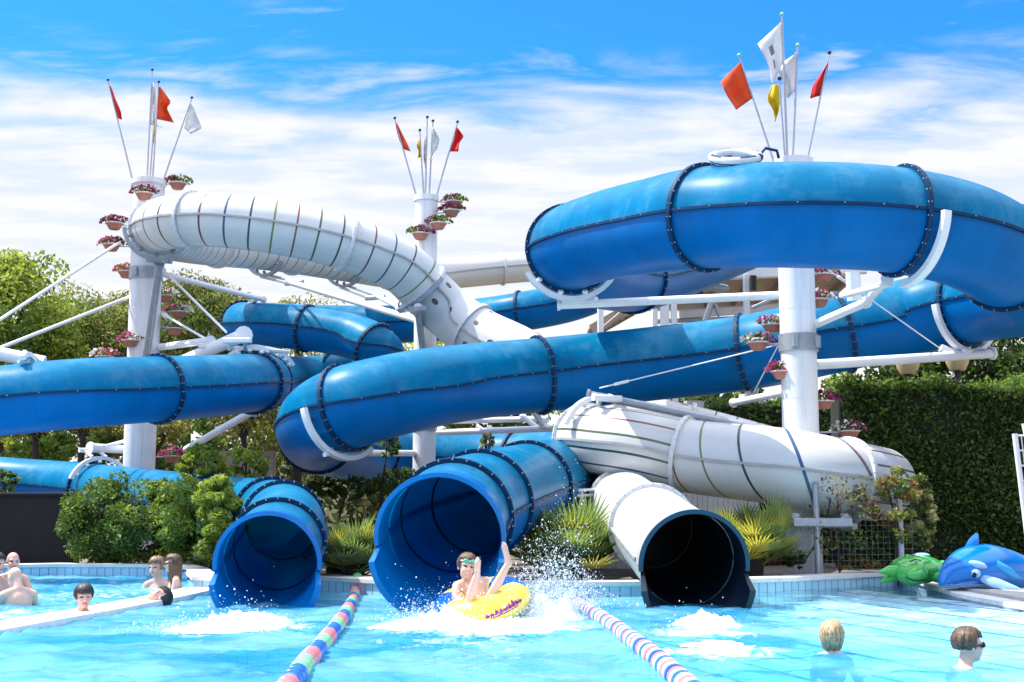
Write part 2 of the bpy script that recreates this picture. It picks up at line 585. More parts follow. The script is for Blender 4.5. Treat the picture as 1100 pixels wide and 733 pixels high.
# bank of cloud low down, loose streaks above it
zz = math_node(nt, 'ADD', z, math_node(nt, 'MULTIPLY', math_node(nt, 'SUBTRACT', n1.outputs['Fac'], 0.5), 0.16))
low = mrange(nt, zz, 0.335, 0.268)
streak = mrange(nt, n1.outputs['Fac'], 0.545, 0.74, 0.0, 0.85)
cl = math_node(nt, 'MAXIMUM', math_node(nt, 'MAXIMUM', low, streak), mrange(nt, zz, 0.42, 0.60, 0.0, 0.7))  # last term adds cloud cover overhead, out of view, for fill
n2 = N(nt, 'ShaderNodeTexNoise', i_Scale=2.6, i_Detail=8.0, i_Roughness=0.55)
nt.links.new(mp.outputs[0], n2.inputs['Vector'])
shade = mrange(nt, n2.outputs['Fac'], 0.35, 0.62)
ccol = mixcol(nt, shade, (2.66, 2.83, 3.06), (3.06, 3.09, 3.14))
ccol = mixcol(nt, mrange(nt, z, 0.20, 0.06), ccol, (3.5, 3.5, 3.5))
ccol = mixcol(nt, mrange(nt, z, 0.45, 0.7), ccol, (9.5, 9.6, 9.7))  # unseen overhead cloud, made extra bright as neutral fill light
# blue veils through the bank, thinning to plain white towards the horizon
veil = math_node(nt, 'MULTIPLY', mrange(nt, n2.outputs['Fac'], 0.60, 0.40, 0.0, 0.55), mrange(nt, z, 0.18, 0.29))
cl2 = math_node(nt, 'MULTIPLY', cl, math_node(nt, 'SUBTRACT', 1.0, math_node(nt, 'MULTIPLY', veil, 0.30)))
tint = mixcol(nt, 1.0, sky.outputs[0], (0.10, 0.48, 1.06), 'MULTIPLY')
skyc = mixcol(nt, cl2, tint, ccol)
nt.links.new(skyc, bg.inputs[0])
nt.links.new(bg.outputs[0], out.inputs[0])
sl = bpy.data.lights.new('sun', 'SUN')
sl.energy = 3.4
sl.angle = R(0.5)
sl.color = (1.0, 0.95, 0.87)
so = bpy.data.objects.new('sun', sl)
col.objects.link(so)
so.rotation_euler = (-SUN).to_track_quat('-Z', 'Y').to_euler()
scn.view_settings.view_transform = 'Standard'
scn.view_settings.look = 'None'
scn.view_settings.exposure = 1.2
scn.view_settings.gamma = 1
try:
    scn.cycles.max_bounces = 10
    scn.cycles.transparent_max_bounces = 16
    scn.cycles.caustics_reflective = False
    scn.cycles.caustics_refractive = False
    scn.cycles.sample_clamp_indirect = 6
    scn.cycles.use_denoising = True
except Exception:
    pass

# ------------------------------------------------------------------ pool, ground
ZR = 0.17          # top of the rim
rimpx = [(60, 618), (150, 618.5), (186, 619.5), (199, 623), (203, 629), (208, 634.5), (260, 635.5), (345, 635), (430, 640), (530, 641.5), (620, 641.5), (690, 641),
         (770, 638.5), (850, 635.5), (910, 632), (950, 629.5), (968, 629), (984, 631)]
rim = [G(a, b, 0) for a, b in rimpx]
edge = [G(1030, 642, 0), G(1100, 655, 0), G(1200, 676, 0)]
loop = [Vector((-9.5, -3, 0)), Vector((-9.5, 10, 0)), Vector((-9.2, 17.5, 0)), Vector((-8.3, 19.1, 0))] + rim + edge + [Vector((6.2, 5, 0)), Vector((6.2, -3, 0))]
nr0, nr1 = 1, len(loop) - 1


def offset(pl, dist):
    res = []
    for i, p in enumerate(pl):
        a, b = pl[max(i - 1, 0)], pl[min(i + 1, len(pl) - 1)]
        d = (b - a).normalized()
        nrm = Vector((-d.y, d.x, 0))
        k = dist[i] if isinstance(dist, list) else dist
        res.append(p + nrm * k)
    return res


run = loop[:]
zt = [ZR] * len(run)
for i, p in enumerate(run):            # the rim drops towards the walk-in corner on the right
    if i >= len(run) - 5:
        zt[i] = 0.045
    if i == len(run) - 6:
        zt[i] = 0.10
wd = [0.34] * len(run)
for i in range(len(run)):
    if i >= len(run) - 6:
        wd[i] = 0.42
    if 6 <= i <= 8:
        wd[i] = 0.30
    if 9 <= i <= 11:
        wd[i] = 0.9
outr = offset(run, wd)
mb = MB()
for i in range(len(run) - 1):
    a, b, c, d = run[i], run[i + 1], outr[i + 1], outr[i]
    za, zb = zt[i], zt[i + 1]
    lip = offset(run, -0.03)
    e, f = lip[i], lip[i + 1]
    up = lambda p, zz: Vector((p.x, p.y, zz))
    mb.add([up(e, za), up(f, zb), up(c, zb), up(d, za), up(e, za - 0.045), up(f, zb - 0.045), up(c, zb - 0.2), up(d, za - 0.2)],
           [(0, 1, 2, 3), (0, 4, 5, 1), (2, 6, 7, 3), (4, 7, 6, 5)])
tm, tnt, tout = new_mat('pool_tiles')
tuv = N(tnt, 'ShaderNodeUVMap')
bk = N(tnt, 'ShaderNodeTexBrick', i_Scale=1.0, i_Mortar_Size=0.006)
bk.inputs['Brick Width'].default_value = 0.125
bk.inputs['Row Height'].default_value = 0.25
bk.inputs['Color1'].default_value = (0.36, 0.58, 0.70, 1)
bk.inputs['Color2'].default_value = (0.42, 0.64, 0.74, 1)
bk.inputs['Mortar'].default_value = (0.07, 0.20, 0.30, 1)
bk.offset = 0
tnt.links.new(tuv.outputs[0], bk.inputs[0])
finish(tnt, tout, bk.outputs[0], 0.2)
tb = MB()
tb.uv = []
acc = 0
for i in range(len(run) - 1):
    a, b = run[i], run[i + 1]
    L = (b - a).length
    za, zb = zt[i] - 0.045, zt[i + 1] - 0.045
    tb.add([(a.x, a.y, -1.3), (b.x, b.y, -1.3), (b.x, b.y, zb), (a.x, a.y, za)], [(0, 1, 2, 3)])
    tb.uv.append([(acc, -1.3 + 1.375), (acc + L, 0.075), (acc + L, zb + 1.375), (acc, za + 1.375)])
    acc += L
rimo = thing('pool_rim', run[12] + Vector((0, 0, 0)), 'pale stone coping over a band of light blue tiles along the far pool edge', 'pool edge')
mb.build('coping', M['coping'], rimo, smooth=False)
tb.build('tile_band', tm, rimo, smooth=False)

# ground: one sheet around the pool out to the horizon
mb = MB()
ctr = Vector((-1, 8, 0))
rings = [[Vector((p.x, p.y, zt[i] - 0.03)) for i, p in enumerate(offset(run, [x * 0.7 for x in wd]))]]
for rad in (2.5, 8, 30, 900):
    rg = []
    for i, p in enumerate(outr):
        d = (p - ctr)
        d.z = 0
        q = p + d.normalized() * rad
        rg.append(Vector((q.x, q.y, 0.09 if rad < 5 else (0.06 if rad < 20 else 0.02))))
    rings.append(rg)
n = len(run)
vs = [v for rg in rings for v in rg]
fs = []
for k in range(len(rings) - 1):
    for i in range(n):
        j = (i + 1) % n
        fs.append((k * n + i, k * n + j, (k + 1) * n + j, (k + 1) * n + i))
mb.add(vs, fs)
gm, gnt, gout = new_mat('packed_earth_and_paving')
gc, gnz = vary(gnt, (0.19, 0.16, 0.13), 0.35, 0.9)
tcg = N(gnt, 'ShaderNodeTexCoord')
gn = N(gnt, 'ShaderNodeTexNoise', i_Scale=18.0, i_Detail=6.0)
gnt.links.new(tcg.outputs['Object'], gn.inputs['Vector'])
gc2 = mixcol(gnt, mrange(gnt, gn.outputs['Fac'], 0.5, 0.7, 0, 0.6), gc, (0.13, 0.10, 0.075))
finish(gnt, gout, gc2, 0.9, bumpsrc=gn.outputs['Fac'], bump=0.4)
tag(mb.build('ground', gm, smooth=False), kind='structure')
mb = MB()
hx = np.linspace(-70, 70, 71)
prof = [(56, 0.0, 0), (59, .62, 0), (63, 1.0, 1), (72, .9, 1), (84, 0.0, 0)]
for yy_, k_, _ in prof:
    for x_ in hx:
        hh = (3.4 if x_ < 1 else 2.3) + .5 * math.sin(x_ * .4) + .3 * math.sin(x_ * 1.1 + 2)
        mb.v.append((x_, yy_, .01 + hh * k_))
for a_ in range(len(prof) - 1):
    for i in range(70):
        mb.f.append((a_ * 71 + i, a_ * 71 + i + 1, (a_ + 1) * 71 + i + 1, (a_ + 1) * 71 + i))
        mb.m.append(0)
tag(mb.build('hillside', mat('dark_scrub', (.05, .055, .022), .95, var=.6, scale=1.2, bump=.5)), kind='structure')

# terrace slabs on the right behind the coping, where the inflatables lie
mb = MB()
a = [G(958, 615, 0.075), G(1010, 628, 0.075), G(1100, 643, 0.075), G(1250, 670, 0.075), G(1400, 640, 0.075), G(1280, 606, 0.075), G(1000, 606, 0.075)]
mb.add([p + Vector((0, 0, 0.006)) for p in a] + [p - Vector((0, 0, 0.08)) for p in a], [tuple(range(7))[::-1]] + [(i, (i + 1) % 7, 7 + (i + 1) % 7, 7 + i) for i in range(7)])
tag(mb.build('terrace', mat('warm_grey_paving', (0.45, 0.42, 0.38), 0.8, var=0.15, scale=3, bump=0.1), smooth=False), kind='structure')

# pool floor with walk-in steps
fm, fnt, fout = new_mat('pale_blue_floor')
ftc = N(fnt, 'ShaderNodeTexCoord')
fbk = N(fnt, 'ShaderNodeTexBrick', i_Scale=1.0, i_Mortar_Size=0.008)
fbk.inputs['Brick Width'].default_value = 0.25
fbk.inputs['Row Height'].default_value = 0.25
fbk.offset = 0
fbk.inputs['Color1'].default_value = (0.24, 0.59, 0.80, 1)
fbk.inputs['Color2'].default_value = (0.26, 0.61, 0.82, 1)
fbk.inputs['Mortar'].default_value = (0.28, 0.63, 0.83, 1)
fnt.links.new(ftc.outputs['Object'], fbk.inputs[0])
finish(fnt, fout, fbk.outputs[0], 0.4)
mb = MB()
mb.quad((-12, -5, -1.2), (9, -5, -1.2), (9, 22, -1.2), (-12, 22, -1.2))
tag(mb.build('pool_floor', fm, smooth=False), kind='structure')
stp = MB()
sedge = [Vector((4.4, 16.9, 0)), Vector((5.2, 14.2, 0)), Vector((6.4, 10.0, 0))]
wob = random.Random(3)
for k in range(9):
    off0, off1 = -0.02 - 0.42 * k, -0.02 - 0.42 * (k + 1)
    zt0 = -0.03 - 0.06 * k
    # resample
    dense = []
    for i in range(len(sedge) - 1):
        for q in range(12):
            dense.append(sedge[i].lerp(sedge[i + 1], q / 12))
    o0, o1 = offset(dense, off0), offset(dense, off1)
    for i in range(len(dense) - 1):
        a, b, c, d = o0[i], o0[i + 1], o1[i + 1], o1[i]
        nz0 = 0.07
        c2, d2 = c.lerp(b, nz0 / 0.42), d.lerp(a, nz0 / 0.42)
        S = lambda p, zz: (p.x, p.y, zz)
        stp.add([S(a, zt0), S(b, zt0), S(c2, zt0), S(d2, zt0)], [(3, 2, 1, 0)], 0)
        stp.add([S(d2, zt0), S(c2, zt0), S(c, zt0), S(d, zt0)], [(3, 2, 1, 0)], 1)
        stp.add([S(d, zt0), S(c, zt0), S(c, -1.2), S(d, -1.2)], [(3, 2, 1, 0)], 0)
tag(stp.build('pool_steps', [mat('white_step_tiles', (0.74, 0.84, 0.88), 0.4, var=0.06), mat('navy_nosing', (0.01, 0.05, 0.16), 0.4)], smooth=False), kind='structure')

# the low wall that parts the whirlpool from the main pool
fr = [G(-60, 697, 0.0), G(0, 683, 0), G(60, 671.5, 0), G(120, 660.5, 0), G(180, 648.5, 0), G(222, 639, 0), G(236, 634.5, 0)]
dn = []
for i in range(len(fr) - 1):
    for q in range(4):
        dn.append(fr[i].lerp(fr[i + 1], q / 4))
dn.append(fr[-1])
bk_ = offset(dn, 0.42)
mb = MB()
for i in range(len(dn) - 1):
    a, b, c, d = dn[i], dn[i + 1], bk_[i + 1], bk_[i]
    S = lambda p, zz: (p.x, p.y, zz)
    zt0 = 0.045
    mb.add([S(a, zt0), S(b, zt0), S(c, zt0), S(d, zt0), S(a, -1.2), S(b, -1.2), S(c, -1.2), S(d, -1.2)],
           [(0, 1, 2, 3), (0, 4, 5, 1), (2, 6, 7, 3)])
o = mb.build('divider_wall', M['coping'], smooth=False)
tag(o, 'low white wall curving through the water between the whirlpool and the main pool', 'pool wall')


# water: a displaced surface with the floor showing through it
FOAM_CAUSTICS = [(G(258, 672, 0), 0.75, 1.0), (G(215, 668, 0), 0.6, .6), (G(520, 672, 0), 1.15, 1.15), (G(500, 690, 0), 1.3, .5), (G(760, 680, 0), 0.55, 1.0), (G(775, 700, 0), 0.7, .8), (G(300, 680, 0), 0.7, .5),
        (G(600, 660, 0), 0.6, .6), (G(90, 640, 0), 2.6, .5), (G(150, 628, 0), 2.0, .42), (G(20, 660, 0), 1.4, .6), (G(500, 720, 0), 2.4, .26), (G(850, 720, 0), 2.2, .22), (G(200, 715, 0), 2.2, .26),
        (G(900, 668, 0), 1.6, .36), (G(1000, 690, 0), 1.4, .3)]  # the wide weak patches in open water paint caustic brightness
gx = np.arange(-9.6, 7.0, 0.045)
gy = np.concatenate([np.arange(-3, 5.5, 0.3), np.arange(5.5, 20.2, 0.045)])
X, Y = np.meshgrid(gx, gy)
rng = np.random.default_rng(5)
Z = np.zeros_like(X)
for i in range(46):
    lam = 0.13 * (1.15 / 0.13) ** rng.uniform()
    th = rng.uniform(0, 2 * PI)
    k = 2 * PI / lam
    ph = rng.uniform(0, 2 * PI)
    wx, wy = rng.uniform(-.4, .4, 2)
    arg = k * (X * math.cos(th) + Y * math.sin(th)) + ph + 1.2 * np.sin(wx * 3 * X + wy * 3 * Y + ph)
    Z += 0.0036 * lam ** 0.72 * np.sin(arg)
foam_caustic_amt = np.zeros_like(X)
for c, rr, a in FOAM_CAUSTICS:
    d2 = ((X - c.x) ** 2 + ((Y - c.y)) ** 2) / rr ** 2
    foam_caustic_amt = np.maximum(foam_caustic_amt, a * np.exp(-d2 * 1.3))
Z += foam_caustic_amt * 0.02 * rng.normal(size=X.shape) * 0.5
ny, nx = X.shape
me = bpy.data.meshes.new('water')
V = np.stack([X, Y, Z], -1).reshape(-1, 3)
me.vertices.add(len(V))
me.vertices.foreach_set('co', V.ravel())
ii = np.arange((ny - 1) * (nx - 1))
r0 = ii // (nx - 1) * nx + ii % (nx - 1)
Q = np.stack([r0, r0 + 1, r0 + nx + 1, r0 + nx], 1)
me.loops.add(Q.size)
me.loops.foreach_set('vertex_index', Q.ravel().astype(np.int32))
me.polygons.add(len(Q))
me.polygons.foreach_set('loop_start', np.arange(0, Q.size, 4, dtype=np.int32))
me.update(calc_edges=True)
me.polygons.foreach_set('use_smooth', np.ones(len(Q), dtype=bool))
se = [p for p in sedge]
dist = np.full(X.shape, 99.0)
for a_, b_ in zip(se, se[1:]):
    ab = b_ - a_
    t_ = np.clip(((X - a_.x) * ab.x + (Y - a_.y) * ab.y) / ab.length_squared, 0, 1)
    dist = np.minimum(dist, np.hypot(X - a_.x - t_ * ab.x, Y - a_.y - t_ * ab.y))
at = me.attributes.new('depth', 'FLOAT', 'POINT')
at.data.foreach_set('value', np.clip((dist - .6) / 3.6, 0, 1).ravel().astype(np.float32))
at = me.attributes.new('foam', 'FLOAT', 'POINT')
at.data.foreach_set('value', foam_caustic_amt.ravel().astype(np.float32))
wo = bpy.data.objects.new('water', me)
col.objects.link(wo)
tag(wo, kind='structure')
wm, wnt, wout = new_mat('pool_water')
wtc = N(wnt, 'ShaderNodeTexCoord')
ln = N(wnt, 'ShaderNodeTexNoise', i_Scale=9.0, i_Detail=8.0, i_Roughness=0.7, i_Distortion=0.8)
wnt.links.new(wtc.outputs['Object'], ln.inputs['Vector'])
wb = N(wnt, 'ShaderNodeBump', i_Strength=0.25, i_Distance=0.03)
wnt.links.new(ln.outputs['Fac'], wb.inputs['Height'])
tr = N(wnt, 'ShaderNodeBsdfTransparent')
da0 = N(wnt, 'ShaderNodeAttribute', attribute_name='depth')
wnt.links.new(mixcol(wnt, da0.outputs['Fac'], (0.86, 0.97, 1.0), (0.46, 0.88, 0.97)), tr.inputs[0])
df = N(wnt, 'ShaderNodeBsdfDiffuse')
bigm = N(wnt, 'ShaderNodeTexNoise', i_Scale=0.8, i_Detail=5.0)
wnt.links.new(wtc.outputs['Object'], bigm.inputs['Vector'])
wnt.links.new(mixcol(wnt, mrange(wnt, bigm.outputs['Fac'], 0.35, 0.65), (0.03, 0.37, 0.70), (0.25, 0.64, 0.85)), df.inputs[0])  # pale blotches in the colour imitate the mottled light of caustics
wnt.links.new(wb.outputs[0], df.inputs['Normal'])
m1 = N(wnt, 'ShaderNodeMixShader')
da = N(wnt, 'ShaderNodeAttribute', attribute_name='depth')
wnt.links.new(mrange(wnt, da.outputs['Fac'], 0.0, 1.0, 0.04, 0.52), m1.inputs[0])
wnt.links.new(tr.outputs[0], m1.inputs[1])
wnt.links.new(df.outputs[0], m1.inputs[2])
# white foam at the mouths, plus noise that paints caustic mottling in open water
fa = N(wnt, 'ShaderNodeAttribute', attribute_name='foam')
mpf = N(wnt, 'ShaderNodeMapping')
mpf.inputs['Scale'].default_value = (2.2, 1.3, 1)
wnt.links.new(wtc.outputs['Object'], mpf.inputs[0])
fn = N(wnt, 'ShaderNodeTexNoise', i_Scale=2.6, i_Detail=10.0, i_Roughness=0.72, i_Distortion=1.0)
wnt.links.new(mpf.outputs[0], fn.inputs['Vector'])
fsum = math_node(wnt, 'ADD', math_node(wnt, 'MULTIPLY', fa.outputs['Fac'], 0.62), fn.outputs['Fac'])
foam_caustic_mask = mrange(wnt, fsum, 0.74, 1.16)
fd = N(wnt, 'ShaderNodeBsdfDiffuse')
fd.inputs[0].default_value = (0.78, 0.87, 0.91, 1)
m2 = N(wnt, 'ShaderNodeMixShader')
wnt.links.new(foam_caustic_mask, m2.inputs[0])
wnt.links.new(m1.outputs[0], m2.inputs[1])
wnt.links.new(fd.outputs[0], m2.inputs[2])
gl = N(wnt, 'ShaderNodeBsdfGlossy', i_Roughness=0.06)
wnt.links.new(wb.outputs[0], gl.inputs['Normal'])
frs = N(wnt, 'ShaderNodeFresnel', i_IOR=1.16)
wnt.links.new(wb.outputs[0], frs.inputs['Normal'])
m3 = N(wnt, 'ShaderNodeMixShader')
wnt.links.new(math_node(wnt, 'MULTIPLY', math_node(wnt, 'MULTIPLY', frs.outputs[0], 0.75), math_node(wnt, 'SUBTRACT', 1.0, foam_caustic_mask)), m3.inputs[0])
wnt.links.new(m2.outputs[0], m3.inputs[1])
wnt.links.new(gl.outputs[0], m3.inputs[2])
wnt.links.new(m3.outputs[0], wout.inputs[0])
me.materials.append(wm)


# ------------------------------------------------------------------ slides
class Path:
    def __init__(s, pts, r):
        s.p = [P(*q[:3]) for q in pts]
        s.r = [q[3] if len(q) > 3 else r for q in pts]
        s.n = len(pts)

    def at(s, t):
        t = max(0.0, min(s.n - 1 - 1e-6, t))
        i = int(t)
        f = t - i
        p = s.p
        p1, p2 = p[i], p[i + 1]
        p0 = p[i - 1] if i > 0 else p1 * 2 - p2
        p3 = p[i + 2] if i + 2 < s.n else p2 * 2 - p1
        # centripetal Catmull-Rom
        def dd(a, b):
            return max((b - a).length ** 0.5, 1e-4)
        t0 = 0
        t1 = t0 + dd(p0, p1)
        t2 = t1 + dd(p1, p2)
        t3 = t2 + dd(p2, p3)
        T = t1 + (t2 - t1) * f
        A1 = p0 * ((t1 - T) / (t1 - t0)) + p1 * ((T - t0) / (t1 - t0))
        A2 = p1 * ((t2 - T) / (t2 - t1)) + p2 * ((T - t1) / (t2 - t1))
        A3 = p2 * ((t3 - T) / (t3 - t2)) + p3 * ((T - t2) / (t3 - t2))
        B1 = A1 * ((t2 - T) / (t2 - t0)) + A2 * ((T - t0) / (t2 - t0))
        B2 = A2 * ((t3 - T) / (t3 - t1)) + A3 * ((T - t1) / (t3 - t1))
        C = B1 * ((t2 - T) / (t2 - t1)) + B2 * ((T - t1) / (t2 - t1))
        return C, s.r[i] * (1 - f) + s.r[i + 1] * f

    def frame(s, t):
        a, _ = s.at(t - 0.03)
        b, _ = s.at(t + 0.03)
        c, r = s.at(t)
        d = (b - a).normalized()
        side = d.cross(Vector((0, 0, 1)))
        side.normalize()
        up = side.cross(d).normalized()
        return c, d, side, up, r

    def samples(s, t0, t1, step=0.11):
        ts, acc = [t0], 0
        k = max(4, int((t1 - t0) * 60))
        prev = s.at(t0)[0]
        for i in range(1, k + 1):
            t = t0 + (t1 - t0) * i / k
            c = s.at(t)[0]
            acc += (c - prev).length
            prev = c
            if acc >= step or i == k:
                ts.append(t)
                acc = 0
        return ts


NTH = 44


def ringpt(c, side, up, r, th):
    return c + (side * math.cos(th) + up * math.sin(th)) * r


def arc_strip(mb, path, t, th0, th1, r0, r1, width, mi=0, n=20):
    """Box-section arc round the tube at path parameter t."""
    c, d, side, up, r = path.frame(t)
    vs = []
    for k in range(n + 1):
        th = th0 + (th1 - th0) * k / n
        for rr, ww in ((r * r0, -1), (r * r1, -1), (r * r1, 1), (r * r0, 1)):
            vs.append(ringpt(c, side, up, rr, th) + d * (width / 2 * ww))
    fs = []
    for k in range(n):
        for q in range(4):
            fs.append((k * 4 + q, k * 4 + (q + 1) % 4, (k + 1) * 4 + (q + 1) % 4, (k + 1) * 4 + q))
    fs += [(0, 1, 2, 3), tuple(4 * n + q for q in (3, 2, 1, 0))]
    mb.add(vs, fs, mi)


def build_slide(name, label, pts, r, flanges, start_style, seam_mats, flange_mats, mouth):
    path = Path(pts, r)
    root = thing(name, Vector((path.p[-1].x, path.p[-1].y, 0)), label, 'water slide')
    marks = [(0.0, start_style)] + flanges
    umeter = 0.0
    for i, (t0, style) in enumerate(marks):
        t1 = marks[i + 1][0] if i + 1 < len(marks) else path.n - 1.0
        ts = path.samples(t0, t1)
        frs_ = [path.frame(t) for t in ts]
        mb = MB()
        mb.uv = []
        us = [0.0]
        for a, b in zip(frs_, frs_[1:]):
            us.append(us[-1] + (b[0] - a[0]).length)
        vs = [ringpt(c, sd, up, rr, 2 * PI * k / NTH) for c, d, sd, up, rr in frs_ for k in range(NTH)]
        fs = []
        for a in range(len(ts) - 1):
            for k in range(NTH):
                fs.append((a * NTH + k, a * NTH + (k + 1) % NTH, (a + 1) * NTH + (k + 1) % NTH, (a + 1) * NTH + k))
                mb.uv.append([(us[a], k / NTH), (us[a], (k + 1) / NTH), (us[a + 1], (k + 1) / NTH), (us[a + 1], k / NTH)])
        mb.add(vs, fs)
        sec = mb.build('tube_section', M[style], root)
        # seams on both sides with their bolts
        for sgn in (0.0, PI):
            sm = MB()
            vs = []
            for c, d, sd, up, rr in frs_:
                o_ = sd * (1 if sgn == 0 else -1)
                for rad, hh in ((0.99, -0.017), (1.0 + 0.032 / rr, -0.017), (1.0 + 0.032 / rr, 0.017), (0.99, 0.017)):
                    vs.append(c + o_ * rr * rad + up * hh)
            fs = []
            for a in range(len(ts) - 1):
                for q in range(4):
                    fs.append((a * 4 + q, a * 4 + (q + 1) % 4, (a + 1) * 4 + (q + 1) % 4, (a + 1) * 4 + q))
            sm.add(vs, fs, 0)
            for a in range(1, len(ts) - 1, 3):
                c, d, sd, up, rr = frs_[a]
                o_ = sd * (1 if sgn == 0 else -1)
                sm.sphere(c + o_ * (rr + 0.033) + up * 0.004, 0.008, nu=5, nv=4, mi=1)
            sm.build('seam', seam_mats, sec)
        if i > 0:
            fb = MB()
            for dt, w_ in ((0, 0.058),):
                arc_strip(fb, path, t0, 0, 2 * PI, 0.985, 1.0 + 0.050 / path.at(t0)[1], w_, 0, NTH)
            c, d, sd, up, rr = path.frame(t0)
            nb = 26
            for k in range(nb):
                th = 2 * PI * (k + 0.5) / nb
                for q in (-1, 1):
                    fb.sphere(ringpt(c, sd, up, rr + 0.035, th) + d * 0.031 * q, 0.0095, nu=6, nv=4, mi=1)
                fb.sphere(ringpt(c, sd, up, rr + 0.053, th), 0.007, nu=5, nv=4, mi=1)
            fb.build('flange', flange_mats, root)
    # lining of the last stretch, with the joints showing as dark lines
    t0 = mouth.get('line_from', path.n - 5.0)
    ts = path.samples(t0, path.n - 1.0)
    frs_ = [path.frame(t) for t in ts]
    mb = MB()
    vs = [ringpt(c, sd, up, rr * .972, 2 * PI * k / NTH) for c, d, sd, up, rr in frs_ for k in range(NTH)]
    mb.add(vs, [(a * NTH + k, (a + 1) * NTH + k, (a + 1) * NTH + (k + 1) % NTH, a * NTH + (k + 1) % NTH) for a in range(len(ts) - 1) for k in range(NTH)])
    for t_, _ in flanges:
        if t_ > t0 + .2:
            arc_strip(mb, path, t_, 0, 2 * PI, 0.955, 0.971, 0.05, 1, NTH)
    mb.build('lining', [mouth['lining'], M['navy'] if mouth['lining'] is not M['black_in'] else M['black_in']], root)
    # mouth: a hood with a thick flared lip above, a longer trough below
    c, d, sd, up, rr = path.frame(path.n - 1.001)
    d2 = mouth.get('dir', d)
    lip_m, in_m, out_m = mouth['mats']
    hood, trough = MB(), MB()

    def shell(mb, a0, a1, prof, n=30):
        # prof: list of (u, inner radius, outer radius, drop)
        vs = []
        for u, ri, ro, dz in prof:
            for k in range(n + 1):
                th = a0 + (a1 - a0) * k / n
                for q in (ri, ro):
                    vs.append(ringpt(c, sd, up, q, th) + d2 * u - Vector((0, 0, dz)))
        W = (n + 1) * 2
        for a in range(len(prof) - 1):
            for k in range(n):
                b = a * W + k * 2
                mb_f = [(b, b + 2, b + W + 2, b + W), (b + 1, b + W + 1, b + W + 3, b + 3)]
                fsl.append((mb_f[0], 1))
                fsl.append((mb_f[1], 2 if a < len(prof) - 2 else 0))
            b0, b1 = a * W, a * W + n * 2
            fsl.append(((b0, b0 + W, b0 + W + 1, b0 + 1), 0))
            fsl.append(((b1, b1 + 1, b1 + W + 1, b1 + W), 0))
        b = (len(prof) - 1) * W
        for k in range(n):
            fsl.append(((b + 2 * k, b + 2 * k + 2, b + 2 * k + 3, b + 2 * k + 1), 0))
        o_ = len(mb.v)
        mb.v.extend([tuple(v) for v in vs])
        for f, mi in fsl:
            mb.f.append(tuple(q + o_ for q in f))
            mb.m.append(mi)

    hl, tl, lipw, dip = mouth['hood'], mouth['trough'], mouth['lip'], mouth.get('dip', 0.1)
    fsl = []
    shell(hood, R(-6), R(186), [(0, rr * 0.985, rr + 0.02, 0), (hl * 0.55, rr * 0.99, rr + 0.025, 0), (hl * 0.8, rr * 1.0, rr + 0.03 + lipw * 0.4, 0), (hl * 0.93, rr * 1.015, rr + lipw, 0), (hl, rr * 1.03, rr + lipw, 0)])
    hood.build('mouth_hood', [lip_m, in_m, out_m], root)
    fsl = []
    shell(trough, R(186.5), R(353.5), [(0, rr * 0.985, rr + 0.02, 0), (hl * 0.8, rr * 0.99, rr + 0.03, 0), (hl, rr * 1.0, rr + 0.045, dip * 0.2), (tl * 0.9, rr * 1.015, rr + 0.065, dip * 0.8), (tl, rr * 1.02, rr + 0.07, dip)])
    trough.build('mouth_trough', [mouth.get('tlip', lip_m), mouth.get('tin', in_m), out_m], root)
    return path, root


A_pts = [(800, 262, 29), (745, 282, 26), (690, 298, 23.5), (640, 290, 20.8), (613, 267, 18.4), (648, 254, 17.7), (700, 243, 16.5), (758, 234, 15.4),
         (850, 231, 14.75), (955, 236, 14.8), (1032, 252, 15.2, .61), (1082, 277, 15.9, .625), (1112, 297, 16.8, .625), (1112, 311, 17.9, .615), (1080, 319, 18.9, .605), (1037, 327, 19.7),
         (975, 341, 20.3), (897, 359, 20.2), (800, 379, 20.8), (700, 391, 21.2), (600, 401, 21.2), (500, 411, 20.4), (430, 423, 19.4, .61), (373, 438, 19.3, .625),
         (341, 455, 20.4, .63), (347, 471, 22.4, .62), (385, 484, 25.2), (430, 490, 27.5), (520, 494, 27.5), (590, 494, 26.5), (640, 494, 24.8), (648, 502, 22.6),
         (604, 512, 20.0), (562, 525, 17.7), (522, 539, 15.6), (491, 554, 14.1), (479, 570, 13.3)]
A_fl = [(t, 'blue') for t in (2.2, 4, 7, 9.12, 11, 15.0, 16.9, 18, 20.2, 23, 24.7, 26.3, 28.5, 29.6, 32.9, 34.2, 35.2)]
pathA, slideA = build_slide('tube_slide', 'blue tube slide looping highest on the right, with the boy leaving its middle mouth', A_pts, 0.6, A_fl, 'blue',
                            [M['navy'], M['bolt']], [M['navy'], M['bolt']], dict(mats=(M['lip'], M['lip'], M['lip']), tin=M['blue_in'], lining=M['blue_in'], hood=0.42, trough=0.66, lip=0.062, dip=0.10))

